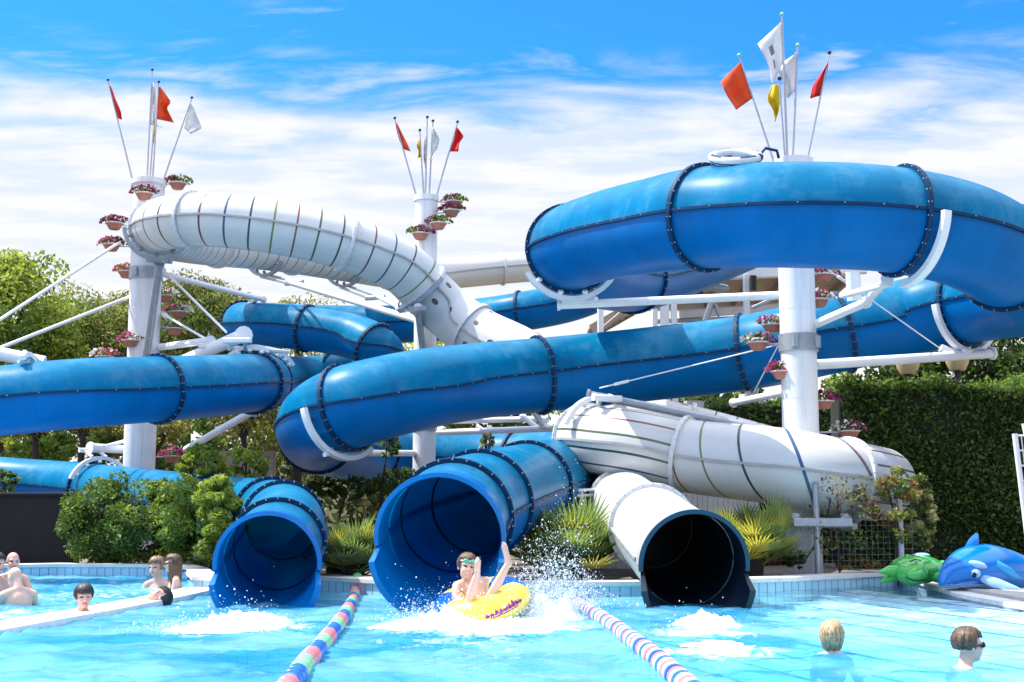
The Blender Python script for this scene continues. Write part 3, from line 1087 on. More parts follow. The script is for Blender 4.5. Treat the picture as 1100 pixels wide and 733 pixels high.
B_pts = [(800, 255, 35), (735, 272, 34), (680, 295, 33), (620, 322, 33), (560, 335, 33), (500, 343, 34), (440, 348, 34.5), (350, 348, 35), (290, 346, 34),
         (262, 347, 31.5), (275, 349, 30), (330, 353, 29.5), (380, 362, 29), (405, 374, 28.5), (412, 386, 29), (395, 396, 30.5), (345, 403, 31.5, 0.47), (305, 407, 29),
         (285, 410, 25.5), (275, 411, 22.5), (225, 415, 21), (150, 419, 19.6), (80, 423, 18.7), (0, 431, 18.5), (-90, 442, 18.5), (-170, 460, 20.5),
         (-170, 490, 25), (-90, 508, 27), (0, 517, 27), (85, 524, 26), (150, 533, 23.5), (231, 545, 20.5), (290, 553, 18.7), (304, 561, 17), (305, 572, 15.6), (298, 587, 14.5), (291, 600, 13.8)]
B_fl = [(t, 'blue') for t in (4, 9, 11, 12.8, 15.7, 18.2, 19.1, 20.75, 23.5, 29.2, 31, 32, 33, 35)]
pathB, slideB = build_slide('tube_slide', 'blue tube slide running out on the left and ending at the smaller blue mouth', B_pts, 0.5, B_fl, 'blue',
                            [M['navy'], M['bolt']], [M['navy'], M['bolt']], dict(mats=(M['lip'], M['lip'], M['lip']), tin=M['blue_in'], lining=M['blue_in'], hood=0.36, trough=0.55, lip=0.06, dip=0.10))

W_pts = [(640, 284, 42), (565, 287, 41), (480, 294, 40), (430, 293, 37), (370, 283, 34), (300, 271, 31.5), (220, 262, 29), (180, 254, 26.5), (167, 246, 24.3), (188, 238, 23.2),
         (240, 237, 22.8), (336, 252, 23.0), (400, 272, 23.4, .485), (435, 290, 23.7, .485), (460, 315, 23.9, .485), (483, 337, 24.0, .49), (513, 359, 23.8, .50), (553, 379, 23.4, .51), (597, 404, 23.1, .50), (650, 438, 23),
         (695, 455, 22.5), (745, 466, 22.5), (840, 492, 22), (905, 508, 21), (940, 516, 19.9, .515), (938, 519, 18.4, .525), (905, 514, 17.6, .525), (850, 503, 17.6, .525), (740, 490, 18.5, .52), (665, 476, 18.9, .515),
         (634, 472, 19.5, .505), (630, 482, 20.8), (650, 518, 20.8), (668, 538, 19.0), (681, 552, 17.2), (701, 567, 15.7, .49), (721, 586, 14.5, .505), (737, 600, 13.7, .515)]
W_fl = [(1.3, 'plain'), (3.2, 'hoop'), (4.8, 'hoop'), (5.8, 'hoop'), (8.2, 'hoop'), (9.42, 'hoop'), (11.5, 'hoop'), (13.75, 'spots'), (15.8, 'spots'), (17.7, 'spots'), (20.9, 'hoop'), (23.6, 'long'),
        (25.95, 'diag'), (28.07, 'long'), (30.1, 'plain'), (33.2, 'plain'), (35, 'plain')]
pathW, slideW = build_slide('tube_slide', 'white tube slide with thin coloured stripes and dark spots that ends at the black mouth', W_pts, 0.475, W_fl, 'plain',
                            [M['seamgrey'], M['steel']], [M['wflange'], M['steel']],
                            dict(mats=(M['teal'], M['black_in'], M['plain']), tlip=M['black_in'], lining=M['black_in'], hood=0.42, trough=0.62, lip=0.06, dip=0.15))


# ------------------------------------------------------------------ towers with their arms
def tower(label, px, pytop, s, r, bands):
    top = P(px, pytop, s)
    b = Vector((top.x, top.y, 0.05))
    root = thing('slide_tower', b, label, 'slide tower')
    mb = MB()
    H = top.z - 0.05
    prof = [(r * 1.35, 0), (r * 1.35, 0.04), (r, 0.045)]
    zz = 1.2
    while zz < H - 0.3:
        prof += [(r, zz - 0.006), (r * 0.985, zz - 0.003), (r * 0.985, zz + 0.003), (r, zz + 0.006)]
        zz += 1.25
    prof += [(r, H - 0.12), (r * 1.12, H - 0.10), (r * 1.12, H), (0.001, H + 0.01)]
    mb.lathe(b, prof, 28)
    mb.build('pole', M['tower'], root)
    for py in bands:
        c = MB()
        zc = P(px, py, s).z
        c.lathe(Vector((b.x, b.y, zc)), [(r, -0.12), (r + 0.025, -0.12), (r + 0.025, 0.12), (r, 0.12)], 28)
        c.box((b.x - r * 0.4, b.y - r * 1.08, zc), 0.09, 0.08, 0.16)
        c.box((b.x + r * 0.9, b.y - r * 0.7, zc), 0.09, 0.08, 0.16)
        c.build('collar', M['steel'], root)
    return root, b


def arm(root, a, b, w, m='white_paint', name='arm', r2=None, plate=True):
    mb = MB()
    pa, pb = P(*a), P(*b)
    mb.path([pa, pb], [w, r2 or w], 12)
    d = (pb - pa).normalized()
    if plate:
        for e in (pb,):
            mb.path([e - d * 0.02, e + d * 0.02], [w * 1.35, w * 1.35], 12)
    return mb.build(name, M[m], root)


def cable(root, a, b, w=0.010):
    mb = MB()
    pa, pb = P(*a), P(*b)
    mb.path([pa, pb], w, 6)
    d = (pb - pa)
    mb.path([pa + d * 0.08, pa + d * 0.08 + d.normalized() * 0.22], w * 2.4, 6)
    return mb.build('cable', M['white_paint'], root)


def clamp(root, path, t, a0, a1, m='white_paint', rad=1.13, width=0.09, foot=None):
    """Curved saddle bolted to a flange; foot = point (px,py,s) of the arm it stands on."""
    mb = MB()
    rr = path.at(t)[1]
    k0 = 1.0 + 0.085 / rr
    arc_strip(mb, path, t, R(a0), R(a1), k0, k0 + 0.07 / rr, width, 0, 22)
    c, d, sd, up, r_ = path.frame(t)
    # lugs that hold the flange
    nl = 5
    for i in range(nl):
        th = R(a0 + (a1 - a0) * (i + 0.5) / nl)
        q = ringpt(c, sd, up, rr * k0 + 0.02, th)
        q2 = ringpt(c, sd, up, rr + 0.03, th)
        mb.bar(q, q2 + d * 0.06, 0.07, 0.05, 0)
    if foot is not None:
        th = R((a0 + a1) / 2)
        base = ringpt(c, sd, up, rr * k0 + 0.06, th)
        ft = P(*foot) if isinstance(foot, tuple) else foot
        for q in (-1, 1):
            off = sd * (0.14 * q)
            mb.bar(base + off, ft + off, 0.06, 0.06, 0)
        mb.bar(ft - sd * 0.24, ft + sd * 0.24, 0.09, 0.09, 0)
    return mb.build('clamp', M[m], root)


# right tower, close to the pool
TR, bR = tower('white steel tower on the right, standing under the highest blue loop', 852, 172, 18.6, 0.25, [372])
arm(TR, (846, 317, 18.5), (600, 328, 18.6), 0.060)
mbx = MB(); mbx.bar(P(640, 312, 18.5), P(612, 326, 18.6), 0.10, 0.10); mbx.build('bracket', M['white_paint'], TR)
clamp(TR, pathA, 4.0, 175, 330, foot=(621, 322, 18.55))
arm(TR, (868, 352, 18.4), (930, 325, 17.0), 0.060)
arm(TR, (930, 325, 17.0), (953, 300, 15.2), 0.055)
mbx = MB(); mbx.bar(P(916, 292, 16.6), P(918, 323, 16.6), 0.16, 0.16); mbx.bar(P(905, 318, 16.4), P(955, 305, 15.4), 0.1, 0.06); mbx.build('bracket', M['white_paint'], TR)
clamp(TR, pathA, 9.22, -95, -2, width=0.09)
arm(TR, (876, 392, 18.5), (1066, 380, 19.6), 0.072)
clamp(TR, pathA, 15.0, -175, -8, foot=(1046, 379, 19.5))
mbx = MB(); mbx.bar(P(1010, 374, 19.5), P(1030, 381, 19.5), 0.14, 0.10); mbx.build('bracket', M['white_paint'], TR)
arm(TR, (850, 420, 18.6), (788, 433, 20.2), 0.055)
clamp(TR, pathA, 18.0, -100, 12, foot=(800, 428, 20.2))
arm(TR, (866, 470, 18.5), (632, 424, 19.2), 0.060, m='steel')
clamp(TR, pathW, 29.6, 20, 160, foot=(652, 428, 18.9))
for a, b in (((890, 290, 18.5), (1012, 376, 19.5)), ((644, 417, 19.1), (846, 368, 18.5)), ((846, 352, 18.5), (808, 425, 20.2))):
    cable(TR, a, b)
sb = MB()
for dx in (-0.32, 0.32):
    sb.bar((bR.x + dx, bR.y - 1.0, P(868, 557, 17.6).z), (bR.x + dx, bR.y + 0.1, P(868, 557, 17.6).z), 0.1, 0.14)
sb.bar((bR.x - 0.36, bR.y - 1.02, P(868, 561, 17.6).z), (bR.x + 0.40, bR.y - 1.02, P(868, 561, 17.6).z), 0.1, 0.12)
sb.build('saddle', M['steel'], TR)
clamp(TR, pathW, 26.0, -150, -30, m='steel', foot=P(905, 566, 17.2))

# left tower
TLf, bL = tower('white steel tower on the left wearing two grey bands and a leaning grey strut', 160.5, 194, 26.5, 0.31, [297, 413])
arm(TLf, (153, 413, 26.0), (171, 284, 24.6), 0.075, m='steel', name='strut')
clamp(TLf, pathW, 8.25, -175, -5, m='steel', foot=(171, 280, 24.5))
arm(TLf, (172, 294, 26.5), (283, 322, 29.8), 0.06)
mbx = MB(); mbx.bar(P(276, 321, 29.8), P(264, 330, 30.4), 0.1, 0.1); mbx.build('bracket', M['white_paint'], TLf)
arm(TLf, (163, 403, 26.3), (262, 360, 22.2), 0.115)
arm(TLf, (165, 374, 26.4), (226, 366, 23.5), 0.07)
clamp(TLf, pathB, 19.1, 10, 120, foot=(255, 366, 22.0))
clamp(TLf, pathB, 18.5, 90, 150, foot=(228, 372, 23.5))
clamp(TLf, pathB, 18.6, -80, 10)
arm(TLf, (200, 483, 26.3), (280, 437, 23.0), 0.07)
arm(TLf, (150, 484, 26.4), (97, 481, 25.4), 0.085)
arm(TLf, (148, 470, 26.4), (112, 480, 25.6), 0.035)
clamp(TLf, pathB, 29.3, 20, 150, foot=(98, 484, 25.5))
for a, b in (((168, 283, 26.4), (243, 357, 22.3)), ((172, 336, 26.4), (224, 366, 23.5))):
    cable(TLf, a, b, 0.022)
arm(TLf, (-10, 350, 22), (131, 259, 26.2), 0.030, name='tie_rod', plate=False)
arm(TLf, (-10, 378, 22), (142, 318, 26.3), 0.034, name='tie_rod', plate=False)
arm(TLf, (48, 390, 20.3), (-40, 372, 20.2), 0.105)
clamp(TLf, pathB, 22.6, 60, 120, foot=(40, 389, 20.0))

# middle tower
TM, bM = tower('slim white steel tower in the middle, standing behind the white slide', 458, 211, 25.2, 0.215, [458])
arm(TM, (447, 344, 25.2), (310, 303, 28.5), 0.065)
arm(TM, (449, 341, 25.2), (405, 318, 27.5), 0.05)
clamp(TM, pathW, 5.2, -150, -30, m='steel', foot=(316, 304, 28.8))
clamp(TM, pathW, 4.0, -150, -30, m='steel', foot=(403, 320, 29))
arm(TM, (455, 382, 24.9), (449, 331, 23.2), 0.065, m='steel', name='strut')
clamp(TM, pathW, 13.75, -160, 10, m='steel', foot=(449, 333, 23.1))
arm(TM, (452, 487, 25.0), (378, 487, 20.2), 0.055)
clamp(TM, pathA, 23.1, -178, -50, foot=(386, 484, 19.6))
arm(TM, (469, 465, 25.1), (603, 460, 24.0), 0.06)
arm(TM, (469, 453, 25.1), (588, 450, 24.5), 0.055)
clamp(TM, pathW, 17.7, -160, -20, foot=(585, 458, 24.2))
clamp(TM, pathA, 29.6, 30, 150, foot=(590, 462, 25.4))
arm(TM, (560, 446, 24.6), (580, 462, 24.2), 0.05, plate=False)


# ------------------------------------------------------------------ flags
def flagpole(base, top, label, cloth=None, cm=None, finial='dark', seed=0, printed=False, yaw=0.0, rad=0.016):
    """cloth: rows of (hoist point px,py) -> (fly point px,py), listed from the top down."""
    b, t = P(*base), P(*top)
    root = thing('flagpole', b, label, 'flag', 'flags on the slide towers')
    mb = MB()
    mb.path([b - Vector((0, 0, 0.25)), b, t], [rad * 1.25, rad * 1.2, rad * 0.8], 8)
    mb.build('pole', M['pole'], root)
    mb = MB()
    mb.sphere(t + Vector((0, 0, 0.02)), 0.030, nu=10, nv=8)
    mb.build('finial', M[finial], root)
    if cloth:
        rg = random.Random(seed)
        s0 = top[2]
        mb = MB()
        nr, nc = 10, 10
        ph = rg.uniform(0, 6)
        grid = []
        for i in range(nr + 1):
            q = i / nr * (len(cloth) - 1)
            k = min(int(q), len(cloth) - 2)
            f = q - k
            h0, f0 = cloth[k]
            h1, f1 = cloth[k + 1]
            hx, hy = h0[0] * (1 - f) + h1[0] * f, h0[1] * (1 - f) + h1[1] * f
            fx, fy = f0[0] * (1 - f) + f1[0] * f, f0[1] * (1 - f) + f1[1] * f
            for j in range(nc + 1):
                g = j / nc
                x, y = hx * (1 - g) + fx * g, hy * (1 - g) + fy * g
                dep = s0 + g * (0.09 * math.sin(g * 7 + ph + i * 0.18) + 0.05 * math.sin(i * 0.8 + ph)) + g * yaw
                grid.append(P(x, y, dep))
        W = nc + 1
        fs, mi = [], []
        for i in range(nr):
            for j in range(nc):
                fs.append((i * W + j, i * W + j + 1, (i + 1) * W + j + 1, (i + 1) * W + j))
        mb.add(grid, fs)
        if printed:          # a narrow strip of faded print along the cloth
            for q in range(len(mb.m)):
                i, j = divmod(q, nc)
                if j in (5, 6) and 2 <= i <= 7 and rg.random() < 0.6:
                    mb.m[q] = 1
        fo = mb.build('flag_cloth', [M[cm], M['print']], root, sharp=80)
        md = fo.modifiers.new('thickness', 'SOLIDIFY')
        md.thickness = 0.006
    return root


s = 26.5
flagpole((142, 192, s), (116, 87, s), 'limp red flag on the leaning pole at the left edge of the left tower', [((117, 91), (119, 93)), ((120, 103), (124, 106)), ((123, 116), (130, 120)), ((126, 127), (131, 129))], 'fl_red', seed=1)
flagpole((158, 192, s), (163.5, 76, s), 'tallest flagpole of the left tower with a long faded white flag', [((163, 88), (166, 90)), ((162, 108), (168, 108)), ((161, 126), (167, 136)), ((160, 134), (176, 137))], 'fl_white', seed=2, printed=True)
flagpole((161, 192, s + .15), (166, 126, s + .15), 'small yellow flag hanging below the orange one on the left tower', [((165, 133), (167, 133)), ((164, 142), (167, 144)), ((164, 150), (166, 157))], 'fl_yellow', seed=3)
flagpole((164, 192, s - .2), (170.5, 89, s - .2), 'orange flag with a notched edge on the left tower', [((170.5, 93), (173, 94)), ((169, 105), (184, 110)), ((168.5, 112), (179, 116)), ((167.5, 128), (187, 132))], 'fl_orange', seed=4)
flagpole((176, 192, s), (206, 106, s), 'thin white flag on the pole leaning right from the left tower', [((205, 110), (207, 112)), ((203, 118), (212, 126)), ((200, 128), (217, 138)), ((198, 138), (205, 144))], 'fl_white', seed=5)
s = 25.2
flagpole((447, 210, s), (424, 128, s), 'orange red flag on the pole leaning left from the middle tower', [((425, 132), (426, 132)), ((426, 141), (431, 142)), ((429, 151), (438, 156)), ((433, 160), (441, 163))], 'fl_orange', seed=6)
flagpole((455, 210, s), (451, 141, s), 'small yellow flag on the middle tower', [((451.5, 150), (450, 150)), ((452, 155), (447.5, 157)), ((452.5, 162), (450, 162)), ((453, 168), (449, 170))], 'fl_yellow', seed=7)
flagpole((457, 210, s), (459, 127, s), 'long grey white flag hanging straight down the middle tower pole', [((459, 137), (460, 137)), ((459, 150), (455.5, 152)), ((458.5, 168), (455, 170)), ((458, 178), (457, 181))], 'fl_white', seed=8, printed=True)
flagpole((461, 210, s + .1), (465, 131, s + .1), 'translucent white flag blowing right on the middle tower', [((464.5, 137), (465.5, 136)), ((464, 147), (472.5, 150)), ((463.5, 158), (470, 160)), ((462, 172), (463.5, 173))], 'fl_white', seed=9)
flagpole((469, 210, s), (491.5, 132, s), 'bright red flag on the pole leaning right from the middle tower', [((491, 137), (491.5, 137)), ((489, 144), (498.5, 147)), ((487, 152), (493, 154)), ((483, 163), (492, 163))], 'fl_red', seed=10)
s = 18.6
flagpole((834, 182, s), (794, 61, s), 'big plain orange flag on the pole leaning left from the right tower', [((795, 67), (774, 88)), ((802, 87), (782, 104)), ((808, 106), (791, 118))], 'fl_orange', 'f_green', seed=11, yaw=-.1, rad=.014)
flagpole((846, 182, s - .1), (840, 17, s - .1), 'highest white flag with grey print over the right tower', [((840, 23), (814, 47)), ((840.5, 40), (820, 58)), ((841, 58), (827, 73)), ((841, 68), (829, 92))], 'fl_white', 'f_green', seed=12, printed=True, yaw=-.1, rad=.018)
flagpole((844, 182, s - .2), (837.5, 86, s - .2), 'yellow flag below the white flags of the right tower', [((836, 90), (829, 92)), ((837, 98), (824, 107)), ((837.5, 108), (831, 118)), ((838, 112), (833, 131))], 'fl_yellow', seed=13, rad=.012)
flagpole((851, 182, s), (857, 50, s), 'second white flag on the pole beside the highest one, right tower', [((857, 55), (853, 59)), ((856.5, 70), (833, 72)), ((855, 82), (842, 88)), ((854, 98), (846, 106))], 'fl_white', 'f_green', seed=14, yaw=-.1, rad=.016)
flagpole((865, 182, s), (891, 58, s), 'red flag on the pole leaning right from the right tower', [((890, 64), (889, 70)), ((889, 73), (881, 80)), ((887, 84), (873, 92)), ((881, 103), (870, 106))], 'fl_red', seed=15, rad=.014)


# ------------------------------------------------------------------ flower pots on the towers
def pot_proto(label, loc, w, cols, seed, attach, nleaf=150, nfl=95):
    root = thing('flower_pot', loc, label, 'flower pot', 'flower pots on the slide towers')
    mb = MB()
    r = w / 2
    mb.lathe(loc, [(0.001, -r * 0.72), (r * 0.52, -r * 0.72), (r * 0.6, -r * 0.66), (r * 0.93, -r * 0.08), (r * 0.95, 0.0), (r * 0.88, 0.0), (r * 0.84, -r * 0.1), (0.001, -r * 0.12)], 22)
    bowl = mb.build('pot', M['terra'], root)
    mb = MB()
    mb.lathe(loc, [(r * 0.93, -r * 0.09), (r * 1.02, -r * 0.07), (r * 1.03, r * 0.03), (r * 0.9, r * 0.035), (r * 0.9, -r * 0.05)], 22)
    mb.build('rim', M['potrim'], bowl)
    rng = np.random.default_rng(seed)
    q = rng.normal(size=(nleaf, 3))
    q /= np.linalg.norm(q, axis=1)[:, None]
    q[:, 2] = np.abs(q[:, 2]) * 0.75 - 0.12 * rng.random(nleaf)
    pts = np.array(loc) + q * np.array([r * 1.55, r * 1.2, r * 1.05]) * rng.uniform(0.4, 1.0, (nleaf, 1)) + np.array([0, 0, r * 0.12])
    leaf_mesh('foliage', pts, r * 0.34, [M['l_dark'], M['l_mid'], M['l_light']], rng.choice(3, nleaf, p=[.45, .4, .15]), root, seed, 0.6)
    q = rng.normal(size=(nfl, 3))
    q /= np.linalg.norm(q, axis=1)[:, None]
    q[:, 2] = np.abs(q[:, 2]) * 0.8 - 0.2 * rng.random(nfl)
    q[:, 1] = -np.abs(q[:, 1]) * 0.9 + 0.2
    pts = np.array(loc) + q * np.array([r * 1.65, r * 1.3, r * 1.1]) + np.array([0, 0, r * 0.15])
    mi = (q[:, 0] + rng.normal(0, 0.45, nfl) > 0).astype(int)
    leaf_mesh('blossoms', pts, r * 0.36, [M[cols[0]], M[cols[1]]], mi, root, seed + 1, 0.9)
    mb = MB()
    mb.path([loc + Vector((0, 0.04, -r * 0.1)), attach], 0.012, 6)
    mb.build('bracket', M['pole'], root)
    return root


TW = {'L': (bL, 0.31), 'M': (bM, 0.215), 'R': (bR, 0.235)}
POTS = [
    ('L', 155, 208, 25.9, ('fw_purple', 'fw_purple'), 'pot of dark purple flowers hung highest on the front of the left tower'),
    ('L', 191, 197, 26.6, ('fw_purple', 'l_mid'), 'pot of purple flowers and green leaves at the top right of the left tower'),
    ('L', 123, 240, 26.2, ('fw_purple', 'fw_purple'), 'upper purple pot of the pair standing out left of the left tower'),
    ('L', 120, 263, 26.2, ('fw_pink', 'fw_purple'), 'lower dark pink pot of the pair standing out left of the left tower'),
    ('L', 136, 292, 26.6, ('fw_pink', 'l_light'), 'greenish flower pot half behind the left tower beside its upper grey band'),
    ('L', 141, 366, 25.8, ('fw_pink', 'fw_white'), 'pot of pink and white flowers in front of the left tower under its lower band'),
    ('L', 177, 318, 26.9, ('fw_purple', 'fw_white'), 'pot peeping out close behind the right side of the left tower'),
    ('L', 192, 335, 26.5, ('fw_pink', 'fw_white'), 'upper one of two pots held out right of the left tower before the pines'),
    ('L', 188, 353, 26.3, ('fw_white', 'l_light'), 'white flowered pot lower of two held out right of the left tower'),
    ('L', 112, 383, 25.5, ('fw_white', 'fw_pink'), 'pale flowered pot just showing above the blue tube left of the tower'),
    ('L', 185, 490, 26.3, ('fw_pink', 'fw_purple'), 'pot low on the left tower in the gap under the blue tube'),
    ('M', 488, 217, 25.4, ('fw_purple', 'l_mid'), 'topmost green flower pot beside the middle tower'),
    ('M', 485, 226.5, 25.0, ('fw_purple', 'fw_purple'), 'purple pot second from the top beside the middle tower'),
    ('M', 471, 240, 24.8, ('fw_purple', 'l_mid'), 'purple pot third from the top on the middle tower'),
    ('M', 451.5, 251, 24.8, ('l_mid', 'fw_purple'), 'lowest flower pot on the middle tower, just above the white slide'),
    ('R', 884, 295, 18.90, ('fw_pink', 'fw_purple'), 'pot of dark pink flowers right under the highest blue loop'),
    ('R', 879, 322, 18.60, ('fw_pink', 'fw_white'), 'pot close against the right side of the right tower above its grey band'),
    ('R', 830, 349, 18.60, ('fw_pink', 'fw_white'), 'upper pot of the overlapping pair left of the right tower'),
    ('R', 814, 368, 18.40, ('fw_white', 'fw_pink'), 'lower pot of the overlapping pair left of the right tower, white and pink'),
    ('R', 840, 399, 18.20, ('fw_pink', 'fw_white'), 'pot of white and pink flowers in front of the right tower under its grey band'),
    ('R', 884, 431, 18.40, ('fw_pink', 'fw_purple'), 'pink flowered pot against the hedge right of the tower'),
    ('R', 912, 463, 18.30, ('fw_white', 'fw_purple'), 'lowest pot of white and purple flowers above the white slide bend'),
]
for i, (k, px, py, sd_, cols, lab) in enumerate(POTS):
    b, r = TW[k]
    loc = P(px, py, sd_)
    d = Vector((loc.x - b.x, loc.y - b.y, 0)).normalized()
    att = Vector((b.x, b.y, loc.z - 0.03)) + d * r * 0.9
    wd_ = {'L': 0.36, 'M': 0.33, 'R': 0.31}[k]
    pot_proto(lab, loc, wd_, cols, 40 + i, att)


# ------------------------------------------------------------------ start platform behind the highest loop
pl = thing('start_platform', P(770, 400, 31) * 1, 'start platform with beige boards and white beams behind the highest blue loop', 'platform')
pl.location.z = 0.05
mb = MB()
a, b = P(690, 300, 30), P(905, 292, 30)
zt_ = P(780, 296, 30).z
x0, x1 = a.x, P(930, 296, 30).x
y0 = a.y
mb.box(((x0 + x1) / 2, y0 + 2.2, zt_ + 0.1), x1 - x0, 4.4, 0.14)
mb.build('deck', M['beige'], pl)
mb = MB()
mb.bar((x0 - 0.1, y0 - 0.05, zt_ - 0.05), (x1, y0 - 0.05, zt_ + 0.18), 0.14, 0.30)
mb.build('edge_beam', M['white_paint'], pl)
mb = MB()
mb.bar((x0 - 0.1, y0 + 4.3, zt_), (x1, y0 + 4.3, zt_), 0.14, 0.34)
mb.build('edge_beam', M['white_paint'], pl)
for k in range(7):
    mb = MB()
    xx = x0 + (x1 - x0) * (k + .5) / 7
    mb.bar((xx, y0 + 0.1, zt_ - 0.06), (xx + .25, y0 + 4.2, zt_ - 0.06), 0.10, 0.2)
    mb.build('joist', M['beige'], pl)
for px in (645, 703, 714, 724, 802):
    mb = MB()
    q = P(px, 340, 29.8)
    mb.bar((q.x, q.y, 0.05), (q.x, q.y, zt_ if px > 700 else P(645, 326, 29.8).z), 0.14 if px != 714 else 0.2)
    mb.build('post', M['white_paint'], pl)
for a, b, w_, m_ in (((690, 318, 29.4), (650, 352, 29.4), 0.12, 'beige'), ((758, 345, 29.4), (766, 322, 29.4), 0.13, 'steel'), ((773, 340, 29.4), (766, 322, 29.4), 0.07, 'steel'),
                     ((808, 331, 29.4), (838, 318, 29.4), 0.08, 'steel'), ((730, 338, 31), (838, 330, 31), 0.2, 'white_paint'), ((700, 346, 31), (838, 340, 31), 0.10, 'steel')):
    mb = MB()
    mb.bar(P(*a), P(*b), w_)
    mb.build('brace', M[m_], pl)
mb = MB()
mb.bar(P(809, 296, 29.7), P(809, 312, 29.7), 0.14, 0.14)
mb.build('dark_post', M['dark'], pl)
mb = MB()
st0, st1 = P(640, 352, 30.5), P(692, 322, 30.5)
for k in range(9):
    q = st0.lerp(st1, k / 8)
    mb.box((q.x, q.y + .5, q.z), 0.3, 1.0, 0.05)
mb.bar(st0 + Vector((-.1, 0, -.05)), st1, 0.05, 0.25)
mb.bar(st0 + Vector((-.1, 1.0, -.05)), st1 + Vector((0, 1, 0)), 0.05, 0.25)
mb.build('stair_flight', M['beige'], pl)
# pump pipe
pp = thing('water_pipe', P(745, 312, 28.8), 'grey water pipe with a black coupling under the start platform', 'pipe')
mb = MB()
mb.path([P(716, 322, 28.8), P(718, 316, 28.8), P(726, 312.5, 28.8), P(748, 309, 28.8), P(765, 308, 28.8), P(780, 311, 29)], 0.10, 12)
mb.build('pipe_run', M['steel'], pp)
mb = MB()
mb.path([P(744, 309.4, 28.8), P(753, 308.6, 28.8)], 0.15, 14)
mb.path([P(743, 309.5, 28.8), P(744.5, 309.4, 28.8)], 0.18, 14)
mb.path([P(752.5, 308.6, 28.8), P(754, 308.5, 28.8)], 0.18, 14)
mb.build('coupling', M['dark'], pp)

# striped raft resting above the loop
rr_ = thing('rubber_raft', P(792, 176, 17.5), 'white rubber ring with navy stripes lying above the highest blue loop', 'rubber ring')
mb = MB()
rc = P(789, 176, 15.2)
ac_ = pathA.at(7.35)[0]
rc = Vector((rc.x, ac_.y - .08, ac_.z + .68))
RM = Matrix.Rotation(R(-3), 3, 'Y') @ Matrix.Rotation(R(26), 3, 'X')
nU, nV = 40, 14
vs, fs, mi = [], [], []
for i in range(nU):
    a = 2 * PI * i / nU
    for j in range(nV):
        b = 2 * PI * j / nV
        vs.append(rc + RM @ Vector(((0.27 + 0.05 * math.cos(b)) * math.cos(a), (0.27 + 0.05 * math.cos(b)) * math.sin(a), 0.05 * math.sin(b))))
for i in range(nU):
    for j in range(nV):
        fs.append((i * nV + j, i * nV + (j + 1) % nV, ((i + 1) % nU) * nV + (j + 1) % nV, ((i + 1) % nU) * nV + j))
        mi.append(1 if (j in (2, 3, 8) and (i // 5) % 2 == 0) or j == 12 or i in (36, 37) else 0)
mb.v, mb.f, mb.m = [tuple(v) for v in vs], fs, mi
mb.build('ring_body', [M['fl_white'], M['navy']], rr_)
mb = MB()
hp = rc + RM @ Vector((0.30, 0, 0.03))
mb.path([hp, hp + Vector((.05, 0, .06)), hp + Vector((.18, 0, .03)), hp + Vector((.20, 0, -.06))], 0.018, 6)
mb.build('handle', M['navy'], rr_)


# ------------------------------------------------------------------ plants
def tree(label, c, rx, ry, rz, n, mats, seed, ground=0.03, leaf=0.11, nclump=46, trunk_r=0.16, cat='tree', group=None, name='tree', trunk=True, aspect=0.5, flat=1.0, p=None, tm='bark', trunk_at=None, crown_lo=-1.0, rs=1.0):
    c = Vector(c)
    base = Vector((c.x, c.y, ground)) if trunk_at is None else Vector((trunk_at.x, trunk_at.y, ground))
    root = thing(name, base, label, cat, group)
    rng = np.random.default_rng(seed)
    q = rng.normal(size=(nclump, 3))
    q /= np.linalg.norm(q, axis=1)[:, None]
    q *= rng.uniform(0.45, 1.0, (nclump, 1)) ** 0.5
    q[:, 2] = np.clip(q[:, 2], crown_lo, 1)
    cc = np.array(c) + q * np.array([rx, ry, rz])
    rad = rng.uniform(0.24, 0.46, nclump) * min(rx, rz) * rs
    pts, ci = clump_points(cc, rad, n // nclump, rng)
    tone = rng.random(nclump)
    k = len(mats)
    prob = tone[ci] * 0.65 + rng.random(len(pts)) * 0.45
    mi = np.clip((prob * k).astype(int), 0, k - 1)
    leaf_mesh('crown', pts, leaf, [M[x] for x in mats], mi, root, seed, aspect)
    if trunk:
        mb = MB()
        rg = random.Random(seed)
        top = Vector((c.x, c.y, c.z + rz * 0.4))
        mid = base.lerp(top, 0.5) + Vector((rg.uniform(-.2, .2), 0, 0))
        mb.path([base - Vector((0, 0, .1)), base + Vector((0, 0, .3)), mid, top], [trunk_r * 1.4, trunk_r, trunk_r * 0.75, trunk_r * 0.25], 10)
        for i in range(9):
            t = rg.uniform(0.35, 0.95)
            p0 = mid.lerp(top, t)
            e = Vector(cc[rg.randrange(nclump)])
            mb.path([p0, p0.lerp(e, 0.5) + Vector((0, 0, .15)), e], [trunk_r * 0.4, trunk_r * 0.25, 0.02], 6)
        mb.build('trunk', M[tm], root)
    return root


def px_tree(label, px, py, s, rxp, rzp, n, mats, seed, **kw):
    c = P(px, py, s)
    return tree(label, c, rxp * s / F, rxp * s / F * 0.9, rzp * s / F, n, mats, seed, **kw)


